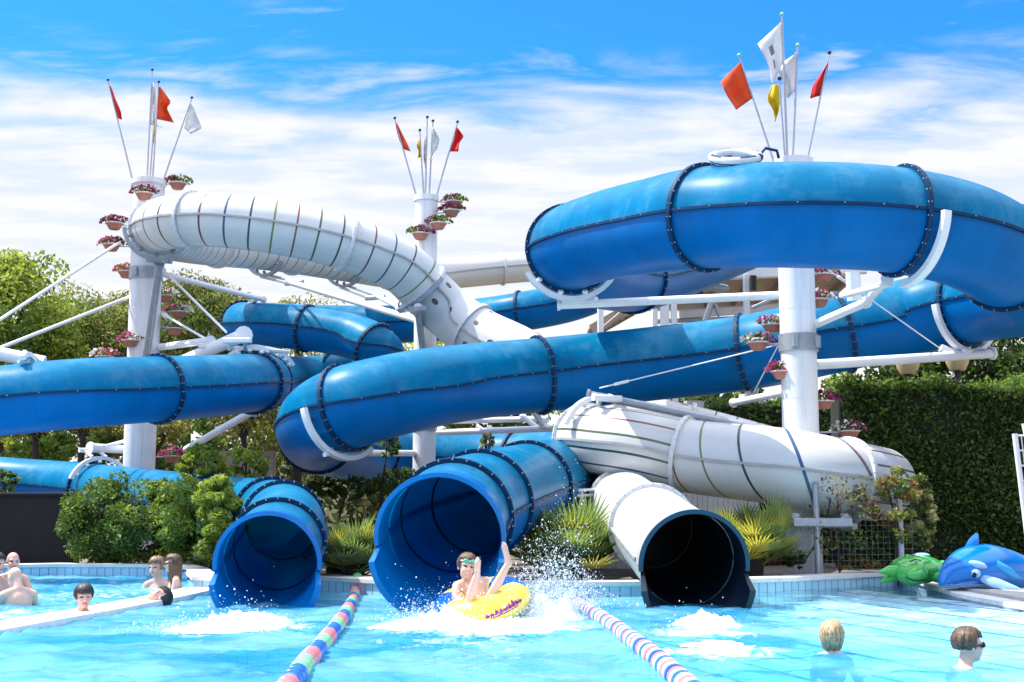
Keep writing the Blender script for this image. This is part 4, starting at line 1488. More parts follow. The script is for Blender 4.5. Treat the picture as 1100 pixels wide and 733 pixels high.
LT = 'trees behind the slides'
px_tree('bright yellow green broadleaf tree at the left edge, taller than the pines', 8, 352, 35, 74, 78, 22000, ['l_mid', 'l_light', 'l_yell', 'l_yell'], 1, leaf=.15, trunk_r=.2, group=LT, nclump=80)
px_tree('olive green pine left of the left tower', 98, 398, 37, 66, 78, 32000, ['l_oliveD', 'l_olive', 'l_mid', 'l_olive'], 2, leaf=.15, aspect=.3, nclump=110, trunk_r=.2, group=LT)
px_tree('olive green pine right of the left tower, behind the held out pots', 206, 378, 38, 78, 74, 38000, ['l_oliveD', 'l_oliveD', 'l_olive', 'l_mid'], 3, leaf=.15, aspect=.3, nclump=110, trunk_r=.2, group=LT)
px_tree('darker pine hidden behind the left tower', 150, 400, 41, 64, 80, 26000, ['l_oliveD', 'l_oliveD', 'l_olive'], 4, leaf=.16, aspect=.3, nclump=90, trunk_r=.22, group=LT)
px_tree('pine top showing over the small blue bend', 320, 410, 42, 74, 86, 16000, ['l_oliveD', 'l_olive', 'l_light'], 5, leaf=.16, aspect=.3, nclump=90, trunk_r=.2, group=LT)
px_tree('yellowish tree seen low behind the middle tower', 462, 405, 40, 46, 45, 6000, ['l_light', 'l_yell', 'l_yell'], 6, leaf=.15, trunk_r=.15, group=LT)
px_tree('dark leafy tree under the long blue tube in the middle', 545, 450, 38, 75, 40, 7000, ['l_dark', 'l_mid', 'l_light'], 7, leaf=.15, trunk_r=.14, group=LT)
px_tree('dark tree at the right edge behind the hedge', 1085, 395, 27, 62, 70, 12000, ['l_dark', 'l_dark', 'l_mid'], 8, leaf=.13, trunk_r=.14, group=LT)
px_tree('dark tree behind the hedge under the lower blue bend', 1000, 420, 28, 62, 44, 9000, ['l_dark', 'l_dark', 'l_mid'], 9, leaf=.13, trunk_r=.14, group=LT)
px_tree('small sunlit tree behind the hedge just right of the right tower', 915, 425, 29, 34, 26, 4000, ['l_mid', 'l_light', 'l_yell'], 10, leaf=.12, trunk_r=.1, group=LT)
px_tree('sunlit yellow green bush seen over the grey wall', 770, 432, 30, 60, 17, 4000, ['l_mid', 'l_light', 'l_yell'], 11, leaf=.12, trunk=False, group=LT, name='bush', cat='bush')
# dark trunks with thin foliage in the gap under the left blue tube
for i, (px, py, lab) in enumerate(((35, 440, 'dark bare trunk left of two in the gap under the blue tube'), (94, 440, 'dark bare trunk nearest to the left tower under the blue tube'), (258, 440, 'dark bare trunk right of the left tower near the grey wall'), (162, 455, 'thin dark trunk half behind the left tower'))):
    px_tree(lab, px, py, 31.5, 40, 26, 1500, ['l_oliveD', 'l_olive'], 20 + i, leaf=.13, trunk_r=.13, group='dark trunks under the left blue tube')
for i, (px, py, rx, rz, mats) in enumerate(((15, 492, 46, 26, ['l_mid', 'l_light', 'l_yell']), (75, 486, 44, 24, ['l_mid', 'l_light', 'l_light']), (190, 470, 48, 36, ['l_dark', 'l_mid', 'l_light']), (130, 474, 34, 26, ['l_dark', 'l_mid', 'l_olive']),
                                            (290, 455, 45, 45, ['l_oliveD', 'l_oliveD', 'l_olive']), (345, 440, 50, 36, ['l_oliveD', 'l_oliveD', 'l_olive']))):
    lab = ['sunny undergrowth bush at the left edge under the blue tube', 'sunny undergrowth bush between the two dark trunks', 'mixed bush close behind the left tower pole', 'dark bush left of the left tower pole',
           'olive bush behind the big left blue bend', 'olive bush behind the long blue tube'][i]
    px_tree(lab, px, py, 33.5 + i * .3, rx, rz, 3600, mats, 30 + i, leaf=.13, trunk=False, name='bush', cat='bush', group='bushes behind the slides')
# the far wood that closes the view
rng = np.random.default_rng(77)
n = 26000
xx = rng.uniform(-34, 34, n)
hmax = 4.6 + 1.3 * np.sin(xx * 0.5) + 0.8 * np.sin(xx * 1.7 + 1) - 0.055 * np.abs(xx)
hmax = np.where((xx > -3) & (xx < 13), 3.0 + 0.4 * np.sin(xx * 1.3), hmax)
zz_ = rng.uniform(0, 1, n) ** 0.8 * hmax
yy = 52 + rng.uniform(-2, 2, n)
tag(leaf_mesh('far_wood', np.stack([xx, yy, zz_], 1), 0.42, [M['l_dark'], M['l_oliveD'], M['l_olive'], M['l_mid']], rng.choice(4, n, p=[.4, .3, .2, .1]), None, 78, 0.6), 'dark far wood closing the view behind the slides', 'wood', kind='stuff')


# clipped hedge on the right
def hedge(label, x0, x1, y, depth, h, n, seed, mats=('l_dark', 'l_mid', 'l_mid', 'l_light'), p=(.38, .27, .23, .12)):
    root = thing('hedge', Vector(((x0 + x1) / 2, y, 0.05)), label, 'hedge')
    rng = np.random.default_rng(seed)
    m = int(n * 0.70)
    fx = rng.uniform(x0, x1, m); fz = rng.uniform(0.05, h, m); fy = y + rng.normal(0, 0.045, m) + 0.05 * np.sin(fx * 2.1) + 0.05 * np.sin(fz * 3 + fx)
    k = n - m
    tx = rng.uniform(x0, x1, k); ty = y + rng.uniform(0, depth, k); tz = h + rng.normal(0, 0.07, k) + 0.05 * np.sin(tx * 4) + .04 * np.sin(tx * 9.3 + 1)
    pts = np.concatenate([np.stack([fx, fy, fz], 1), np.stack([tx, ty, tz], 1)])
    mi = rng.choice(len(mats), n, p=p)
    # lighter sprigs gather in loose patches
    v = np.array([mnoise.noise(Vector((a * 1.3, c * 1.6, 3.1))) for a, b, c in pts])
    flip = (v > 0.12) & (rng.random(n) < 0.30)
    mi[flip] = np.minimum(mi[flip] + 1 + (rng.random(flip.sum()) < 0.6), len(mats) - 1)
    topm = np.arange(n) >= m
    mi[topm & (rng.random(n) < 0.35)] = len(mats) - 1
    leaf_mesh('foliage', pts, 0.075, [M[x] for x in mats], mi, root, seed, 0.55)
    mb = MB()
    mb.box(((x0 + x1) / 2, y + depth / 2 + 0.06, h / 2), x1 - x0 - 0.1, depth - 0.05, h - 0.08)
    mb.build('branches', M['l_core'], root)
    return root


hy = 20.4
hx0, hx1 = P(905, 500, hy).x, 9.6
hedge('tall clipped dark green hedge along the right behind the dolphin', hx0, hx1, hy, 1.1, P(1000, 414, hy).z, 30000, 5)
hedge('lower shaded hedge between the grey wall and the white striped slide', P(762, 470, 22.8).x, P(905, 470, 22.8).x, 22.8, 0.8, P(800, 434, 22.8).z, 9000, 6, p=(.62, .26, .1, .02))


# shrubs on the left bank
def shrub(label, px, py, s, rxp, rzp, n, mats, seed, leaf=.07, nclump=64, rs=1.0):
    return px_tree(label, px, py, s, rxp, rzp, n, mats, seed, leaf=leaf, nclump=nclump, trunk=True, trunk_r=0.03, name='shrub', cat='shrub', group='shrubs on the left bank', ground=0.08, rs=rs)


shrub('dark glossy shrub beside the black screen', 112, 561, 20.3, 40, 50, 10000, ['l_dark', 'l_mid', 'l_mid', 'l_light'], 51)
shrub('leafy shrub with pale tips left of the left tower foot', 165, 566, 20.0, 42, 50, 11000, ['l_dark', 'l_mid', 'l_light', 'l_yell'], 52)
shrub('brightest shrub right of the left tower foot, pale yellow green leaves', 218, 563, 19.6, 40, 50, 11000, ['l_mid', 'l_light', 'l_yell', 'l_light'], 53)
shrub('pale green shrub close behind the smaller blue mouth', 236, 560, 18.2, 24, 50, 8500, ['l_mid', 'l_light', 'l_yell', 'l_yell'], 54)
shrub('tall loose sapling with yellow green leaves right of the left tower', 214, 504, 20.6, 24, 30, 2200, ['l_light', 'l_yell'], 55, nclump=60, rs=.5)
shrub('light sapling between the tower and the big blue bend', 262, 508, 20.8, 28, 28, 2600, ['l_light', 'l_yell', 'l_yell'], 56, nclump=70, rs=.5)
shrub('dark low bush under the big blue bend', 375, 524, 21.0, 46, 11, 2600, ['l_dark', 'l_dark', 'l_mid'], 57, rs=.8)
shrub('dark ivy bush before the middle tower foot', 432, 519, 20.8, 34, 14, 2200, ['l_dark', 'l_mid', 'l_dark'], 58)
shrub('sprig of pale leaves in front of the blue tube end left of the middle tower', 417, 476, 20.6, 12, 16, 500, ['l_mid', 'l_light'], 59, nclump=34, rs=.55)
shrub('small dark shrub at the left edge above the black screen', 5, 518, 22.0, 14, 14, 900, ['l_dark', 'l_mid', 'l_light'], 60, nclump=30, rs=.6)
shrub('small leafy plant between the pair of dark flanges behind the middle mouth', 523, 475, 23.5, 8, 12, 500, ['l_mid', 'l_cream'], 61, nclump=24, rs=.5)
px_tree('climbing plant with small white flowers at the end of the wire fence', 988, 556, 17.2, 15, 44, 4200, ['l_dark', 'l_mid', 'l_olive', 'l_cream'], 62, leaf=.06, trunk_r=.02, name='climbing_plant', cat='plant', ground=0.1)
px_tree('withered brown creeper hanging on the wire fence', 962, 548, 17.0, 24, 44, 1300, ['l_brown', 'l_olive', 'l_mid'], 63, leaf=.07, trunk_r=.014, name='creeper', cat='plant', ground=0.1, nclump=30)
px_tree('thin brown creeper sprays over the middle of the wire fence', 900, 552, 17.0, 40, 40, 800, ['l_brown', 'l_olive', 'l_mid'], 64, leaf=.06, trunk_r=.012, name='creeper', cat='plant', ground=0.1, nclump=34)
px_tree('small leafy weed at the foot of the right tower by the pool edge', 858, 602, 17.0, 14, 10, 500, ['l_dark', 'l_mid'], 65, leaf=.06, trunk=False, name='weed', cat='plant', ground=0.1, nclump=12)
px_tree('reddish weeds below the wire fence', 915, 605, 17.0, 30, 7, 500, ['l_brown', 'l_olive'], 66, leaf=.05, trunk=False, name='weed', cat='plant', ground=0.1, nclump=14)


# fan palms
def palm(label, px, py_base, s, size, nf, mats, seed, weights, trunk_h=0.25):
    b = P(px, py_base, s)
    b.z = 0.06
    root = thing('fan_palm', b, label, 'palm', 'fan palms along the pool edge')
    rg = random.Random(seed)
    mb = MB()
    for i in range(nf):
        az = rg.uniform(0, 2 * PI)
        el = R(rg.choice((rg.uniform(5, 35), rg.uniform(20, 72))))
        L = size * rg.uniform(0.38, 0.62)
        o = b + Vector((rg.uniform(-.25, .25) * size, rg.uniform(-.15, .15) * size, trunk_h * rg.uniform(0.4, 1.1)))
        d = Vector((math.cos(az) * math.cos(el), math.sin(az) * math.cos(el), math.sin(el)))
        tip = o + d * L
        mi = rg.choices(range(len(mats)), weights)[0]
        mb.path([o, o.lerp(tip, .5) + Vector((0, 0, .02)), tip], [0.012, 0.009, 0.007], 4, mi, caps=False)
        sd = d.cross(Vector((0, 0, 1)))
        if sd.length < .1:
            sd = Vector((1, 0, 0))
        sd.normalize()
        nrm = sd.cross(d).normalized()
        nb = 26
        bl = size * rg.uniform(0.46, 0.66)
        for k in range(nb):
            a = R(-112 + 224 * k / (nb - 1))
            bd = (d * math.cos(a) + sd * math.sin(a) + nrm * 0.12).normalized()
            l = bl * (0.72 + 0.28 * math.cos(a)) * rg.uniform(.9, 1.08)
            wv = bd.cross(nrm).normalized() * (l * 0.036)
            droop = Vector((0, 0, -1)) * l * rg.uniform(0.02, 0.16)
            m_ = tip + bd * l * 0.5 - droop * .15
            e = tip + bd * l - droop
            mb.add([tip, m_ + wv + nrm * l * .012, e, m_ - wv + nrm * l * .012, m_ - nrm * l * .006], [(0, 1, 4), (1, 2, 4), (0, 4, 3), (4, 2, 3)], mi)
    mb.build('fronds', [M[x] for x in mats], root, smooth=False)
    t = MB()
    t.path([b - Vector((0, 0, .05)), b + Vector((0, 0, trunk_h * .6)), b + Vector((0, 0, trunk_h))], [.14, .15, .10], 10)
    t.build('trunk', M['bark'], root)
    return root


palm('dull green fan palm between the two blue mouths', 379, 622, 16.4, 0.60, 80, ['p_dark', 'p_green', 'p_yell'], 1, (5, 6, 1))
palm('second dull fan palm close behind the smaller blue mouth', 362, 616, 17.0, 0.40, 34, ['p_dark', 'p_green', 'p_yell'], 5, (5, 6, 1))
palm('large fan palm with a yellow withered frond between the middle mouth and the black mouth', 612, 622, 16.0, 0.80, 100, ['p_dark', 'p_green', 'p_yell'], 2, (3, 7, 2))
palm('bright yellow green fan palm right of the black mouth', 808, 606, 16.8, 0.70, 70, ['p_green', 'p_yell', 'p_dark'], 3, (4, 4, 1), .4)
palm('small yellowish fan palm just above the black mouth', 752, 600, 17.8, 0.46, 34, ['p_green', 'p_yell'], 6, (3, 3), .3)
palm('fan palm with dry yellow blades left of the smaller blue mouth', 238, 606, 18.4, 0.42, 30, ['p_dark', 'p_green', 'p_yell'], 4, (3, 4, 2))

# ------------------------------------------------------------------ walls, fences, lamps
mb = MB()
q0, q1 = P(-120, 570, 21.2), P(83, 570, 21.2)
mb.box(((q0.x + q1.x) / 2, q0.y, P(0, 531, 21.2).z / 2 + .02), q1.x - q0.x, 0.06, P(0, 531, 21.2).z - 0.02)
mb.bar((q0.x, q0.y - .05, P(0, 531, 21.2).z), (q1.x, q0.y - .05, P(0, 531, 21.2).z), .05, .05)
for k in range(5):
    x = q0.x + (q1.x - q0.x) * k / 4
    mb.bar((x, q0.y + .06, 0.02), (x, q0.y + .06, P(0, 531, 21.2).z), .06)
tag(mb.build('screen_fence', M['blackwall'], smooth=False), 'black windbreak screen at the left edge behind the whirlpool', 'screen')
mb = MB()
q0, q1 = P(222, 490, 30), P(296, 490, 30)
mb.box(((q0.x + q1.x) / 2, q0.y, 0.5 * P(250, 485, 30).z), q1.x - q0.x, .25, P(250, 485, 30).z)
tag(mb.build('garden_wall', mat('brown_render', (.22, .18, .15), .85, var=.25, scale=1.5), smooth=False), 'grey garden wall seen between the left tower and the big blue bend', 'wall')
mb = MB()
q0, q1 = P(735, 440, 27), P(832, 440, 27)
mb.box(((q0.x + q1.x) / 2, q0.y, 0.5 * P(780, 431, 27).z), q1.x - q0.x, .25, P(780, 431, 27).z)
tag(mb.build('garden_wall', mat('pale_render', (0.5, 0.49, 0.46), .8, var=.1), smooth=False), 'pale rendered wall behind the white slide, left of the right tower', 'wall')
wp = MB()
q0, q1 = P(628, 540, 20.2), P(815, 540, 20.2)
zz0 = P(700, 512, 20.2).z
nb = 34
for k in range(nb):
    x = q0.x + (q1.x - q0.x) * (k + .5) / nb
    wp.box((x, q0.y + (0.012 if k % 2 else 0), zz0 / 2), (q1.x - q0.x) / nb * .97, .04, zz0)
tag(wp.build('panel_fence', M['panel'], smooth=False), 'white boarded fence behind the white slide and the black mouth', 'fence')
mb = MB()
for dz in (529, 535):
    mb.path([P(574, dz, 17.9), P(640, dz - 3, 18.6)], .022, 8)
for px in (575, 600, 625):
    q = P(px, 528, 17.9 + (px - 574) / 66 * .7)
    mb.path([Vector((q.x, q.y, .08)), q], .022, 8)
tag(mb.build('handrail', M['white_paint']), 'white metal handrail behind the large fan palm', 'railing')

# wire fence in front of the white slide bend
wf = thing('wire_fence', P(920, 606, 17.0), 'wire mesh fence with grey posts in front of the white slide bend', 'fence')
wf.location.z = 0.1
for px, top in ((876, 520), (966, 538)):
    mb = MB()
    q = P(px, top, 17.0)
    mb.path([Vector((q.x, q.y, .08)), q], .04, 10)
    mb.path([q, q + Vector((0, 0, .02))], [.045, .02], 10)
    mb.build('post', M['steel'], wf)
mb = MB()
xa, xb = P(825, 560, 17.02).x, P(985, 560, 17.02).x
yb = P(900, 560, 17.02).y
zt2 = P(900, 522, 17.02).z
for k in range(int((xb - xa) / .075) + 1):
    mb.path([(xa + k * .075, yb, .1), (xa + k * .075, yb, zt2)], .0013, 4, caps=False)
for k in range(int((zt2 - .1) / .075) + 1):
    mb.path([(xa, yb, .1 + k * .075), (xb, yb, .1 + k * .075)], .0013, 4, caps=False)
mb.build('mesh_panel', M['pole'], wf)
mb = MB()
mb.path([P(866, 600, 17.0), P(880, 580, 16.95), P(889, 555, 17.0), P(892, 535, 17.0)], .012, 6)
mb.build('brace_wire', M['dark'], wf)

# white grid gate at the right edge
wg = thing('grid_gate', P(1110, 606, 17.2), 'white grid gate standing at the right edge', 'gate')
mb = MB()
for px, top in ((1090, 466), (1100, 455)):
    q = P(px, top, 17.0)
    mb.path([Vector((q.x + (.14 if px == 1090 else .35), q.y, .1)), q], .035, 10)
mb.build('post', M['white_paint'], wg)
mb = MB()
a0, a1 = P(1090, 468, 17.0), P(1180, 468, 17.0)
zb = .18
for k in range(10):
    t = k / 9
    zq = a0.z * (1 - t) + zb * t
    sh = .14 * t
    mb.path([(a0.x + sh, a0.y, zq), (a1.x, a0.y, zq)], .014, 6)
for k in range(1, 12):
    x = a0.x + k * .085
    mb.path([(x, a0.y, a0.z), (x + .12, a0.y, zb)], .008, 6)
mb.build('grid', M['white_paint'], wg)

# lamps and pipe
for px, py, lab in ((975, 388, 'left cream bowl shaped lamp on a dark post behind the hedge'), (1028, 384, 'right cream bowl shaped lamp on a dark post behind the hedge')):
    c = P(px, py, 22.5)
    lp = thing('garden_lamp', Vector((c.x, c.y, .05)), lab, 'lamp', 'garden lamps behind the hedge')
    mb = MB()
    mb.lathe(c, [(.01, .07), (.20, .06), (.205, 0), (.19, -.10), (.13, -.225), (.01, -.235)], 20)
    mb.build('shade', M['lampshade'], lp)
    mb = MB()
    mb.path([Vector((c.x, c.y, .05)), c - Vector((0, 0, .23))], [.06, .06], 10)
    mb.path([c - Vector((0, 0, .27)), c - Vector((0, 0, .22))], [.05, .07], 10)
    mb.build('post', M['dark'], lp)
mb = MB()
mb.path([P(742, 607, 16.9), P(800, 605, 17.0), P(862, 602, 17.2)], .055, 10)
tag(mb.build('hose', M['redpipe']), 'dark red pipe lying on the ground behind the bright fan palm', 'pipe')
mb = MB()
hs = [G(205, 633, 0.16) + Vector((0, .1, 0))]
mb.path([P(193, 614, 17.6), P(198, 613, 17.5), P(203, 615, 17.2), P(204, 619, 17), P(202, 622, 16.9)], .016, 8)
tag(mb.build('grab_rail', M['navy']), 'small dark curved grab rail beside the woman at the whirlpool edge', 'handrail')


# ------------------------------------------------------------------ people
def fuse(mb, voxel, it=4, fac=0.5):
    me = bpy.data.meshes.new('tmp')
    me.from_pydata(mb.v, [], mb.f)
    bm = bmesh.new()
    bm.from_mesh(me)
    bmesh.ops.recalc_face_normals(bm, faces=bm.faces)
    bm.to_mesh(me)
    bm.free()
    o = bpy.data.objects.new('tmp', me)
    col.objects.link(o)
    m = o.modifiers.new('r', 'REMESH')
    m.mode = 'VOXEL'
    m.voxel_size = voxel
    m2 = o.modifiers.new('s', 'SMOOTH')
    m2.factor = fac
    m2.iterations = it
    dg = bpy.context.evaluated_depsgraph_get()
    res = bpy.data.meshes.new_from_object(o.evaluated_get(dg))
    bpy.data.objects.remove(o)
    bpy.data.meshes.remove(me)
    return res


def frame_from(fwd, up=Vector((0, 0, 1)), roll=0.0):
    y = Vector(fwd).normalized()
    x = y.cross(up).normalized()
    z_ = x.cross(y).normalized()
    m = Matrix((x, y, z_)).transposed()
    return m @ Matrix.Rotation(roll, 3, 'Y')


HEAD = [((0, -.012, .032), (.074, .092, .084)), ((0, .022, -.03), (.060, .064, .082)), ((0, .034, -.074), (.043, .045, .034)), ((0, .064, -.090), (.020, .018, .017)),
        ((0, .094, -.022), (.014, .019, .016)), ((0, .084, .002), (.010, .014, .030)), ((.030, .070, .024), (.028, .018, .011)), ((-.030, .070, .024), (.028, .018, .011)),
        ((.034, .060, -.032), (.025, .024, .026)), ((-.034, .060, -.032), (.025, .024, .026)), ((0, .084, -.057), (.024, .012, .012)), ((.076, -.008, -.006), (.011, .022, .031)), ((-.076, -.008, -.006), (.011, .022, .031))]


def limb(mb, pts, rs):
    mb.path(pts, rs, 10)
    for p, r in zip(pts, rs):
        mb.sphere(p, r * 0.99, nu=10, nv=8)


def hand(mb, wrist, d, pn, k, curl=0.5, thumb=1):
    """palm + five fingers; d along the hand, pn out of the back of the hand."""
    d = Vector(d).normalized()
    pn = Vector(pn)
    pn = (pn - d * pn.dot(d)).normalized()
    sd = d.cross(pn)
    m = Matrix((sd, d, pn)).transposed()
    pc = wrist + d * .05 * k
    mb.sphere(pc, .040 * k, .052 * k, .017 * k, nu=10, nv=8, mtx=m)
    for i, (o_, L) in enumerate(((-.030, .062), (-.010, .075), (.011, .070), (.031, .054))):
        a = wrist + d * .085 * k + sd * o_ * k
        pts = [a]
        ang = 0.12
        for j in range(3):
            ang += curl * (.55 + .25 * j)
            pts.append(pts[-1] + (d * math.cos(ang) - pn * math.sin(ang) + sd * o_ * 3.5).normalized() * L * k / 2.6)
        limb(mb, pts, [.0095 * k, .0092 * k, .0086 * k, .0075 * k])
    a = wrist + d * .025 * k + sd * -.030 * k * thumb
    t1 = a + (d * .6 - sd * .8 * thumb - pn * .2).normalized() * .035 * k
    t2 = t1 + (d * .85 - sd * .3 * thumb - pn * .35).normalized() * .03 * k
    limb(mb, [a, t1, t2], [.013 * k, .011 * k, .009 * k])


def hair_mesh(root, hc, m, k, matname, style, name='hair', seed=0):
    rg = random.Random(seed)
    mb = MB()
    nu, nv = 40, 26
    vs, keep = [], []
    c0 = Vector((0, -.012, .032))
    for j in range(nv + 1):
        a = PI * j / nv
        for i in range(nu):
            b = 2 * PI * i / nu
            d = Vector((math.sin(a) * math.cos(b), math.sin(a) * math.sin(b), math.cos(a)))
            nz = mnoise.noise(d * 3.1 + Vector((seed, 0, 0))) * .05 + mnoise.noise(Vector((d.x * 14, d.y * 14, d.z * 3 + seed))) * .035
            rx, ry, rz = .079, .098, .090
            if style in ('bob', 'long') and d.z < 0 and d.y < .2:
                w_ = 1 + .12 * min(1, -d.z * 2)
                p = Vector((d.x * rx * w_, d.y * ry * w_, d.z * rz * (1.5 if style == 'bob' else 1.3)))
            else:
                p = Vector((d.x * rx, d.y * ry, d.z * rz))
            if style == 'wild':
                nz *= 1.9
            vs.append(hc + m @ ((c0 + p * (1 + nz)) * k))
            fr_ = .30 + .10 * mnoise.noise(d * 6 + Vector((0, seed, 0)))
            face = d.y > .28 and d.z < fr_ + (.12 if style != 'fringe' else -.12)
            ear = abs(d.x) > .72 and d.z < -.12 and d.y > -.35 and style not in ('bob', 'long')
            nape = d.z < -.58 and style not in ('bob', 'long')
            nape = nape or (style in ('bob', 'long') and d.y > .15 and d.z < -.2)
            keep.append(not (face or ear or nape))
    fs = []
    for j in range(nv):
        for i in range(nu):
            q = (j * nu + i, (j + 1) * nu + i, (j + 1) * nu + (i + 1) % nu, j * nu + (i + 1) % nu)
            if all(keep[x] for x in q):
                fs.append(q)
    mb.add(vs, fs)
    if style == 'long':
        for i in range(26):
            t = i / 25
            b = R(150 + 240 * t)
            x, y = math.cos(b), math.sin(b)
            p0 = Vector((x * .075, y * .085 - .01, .03))
            p1 = Vector((x * .092, y * .098 - .012, -.06))
            p2 = Vector((x * .095 + rg.uniform(-.01, .01), y * .095 - .02, -.16))
            p3 = Vector((x * .085 + rg.uniform(-.02, .02), y * .085 - .03, -.25 - rg.uniform(0, .08)))
            mb.path([hc + m @ (p * k) for p in (p0, p1, p2, p3)], [.016 * k, .017 * k, .015 * k, .004 * k], 7)
    ns = 130
    for i in range(ns):
        b = 2 * PI * (i + rg.random()) / ns
        long_ = style in ('bob', 'long')
        front = math.sin(b) > .30
        a_end = rg.uniform(62, 74) if front else (rg.uniform(112, 124) if not long_ else rg.uniform(140, 158))
        if style == 'fringe' and front:
            a_end = rg.uniform(78, 86)
        pts = []
        for q in range(8):
            a = R(8 + (a_end - 8) * q / 7)
            bb = b + .25 * math.sin(q * .7 + seed) * (.4 if q else 1)
            d = Vector((math.sin(a) * math.cos(bb), math.sin(a) * math.sin(bb), math.cos(a)))
            e = 1.03 + (.05 * rg.random() if style != 'wild' else .16 * rg.random())
            w_ = 1.0 + (.10 if long_ and d.z < 0 else 0)
            zl = d.z * .093 * (1.0 if d.z > 0 or not long_ else (1.8 if style == 'long' else 1.45 + .5 * rg.random()))
            pts.append(hc + m @ ((c0 + Vector((d.x * .082 * e * w_, d.y * .101 * e * w_, zl * e))) * k))
        mb.path(pts, [.004 * k, .008 * k, .009 * k, .009 * k, .009 * k, .008 * k, .006 * k, .002 * k], 5, 1 if rg.random() < .4 else 0, caps=False)
    if matname + '_alt' not in M:
        c_ = {'hair_d': (.03, .026, .024), 'hair_b': (.06, .032, .018), 'hair_l': (.28, .17, .075), 'hair_s': (.13, .075, .04)}[matname]
        M[matname + '_alt'] = mat(matname + '_strands', c_, .4, var=.3, scale=40)
    o = mb.build(name, [M[matname], M[matname + '_alt']], root, sharp=80)
    sd_ = o.modifiers.new('thickness', 'SOLIDIFY')
    sd_.thickness = .004 * k
    sd_.offset = 1
    return o


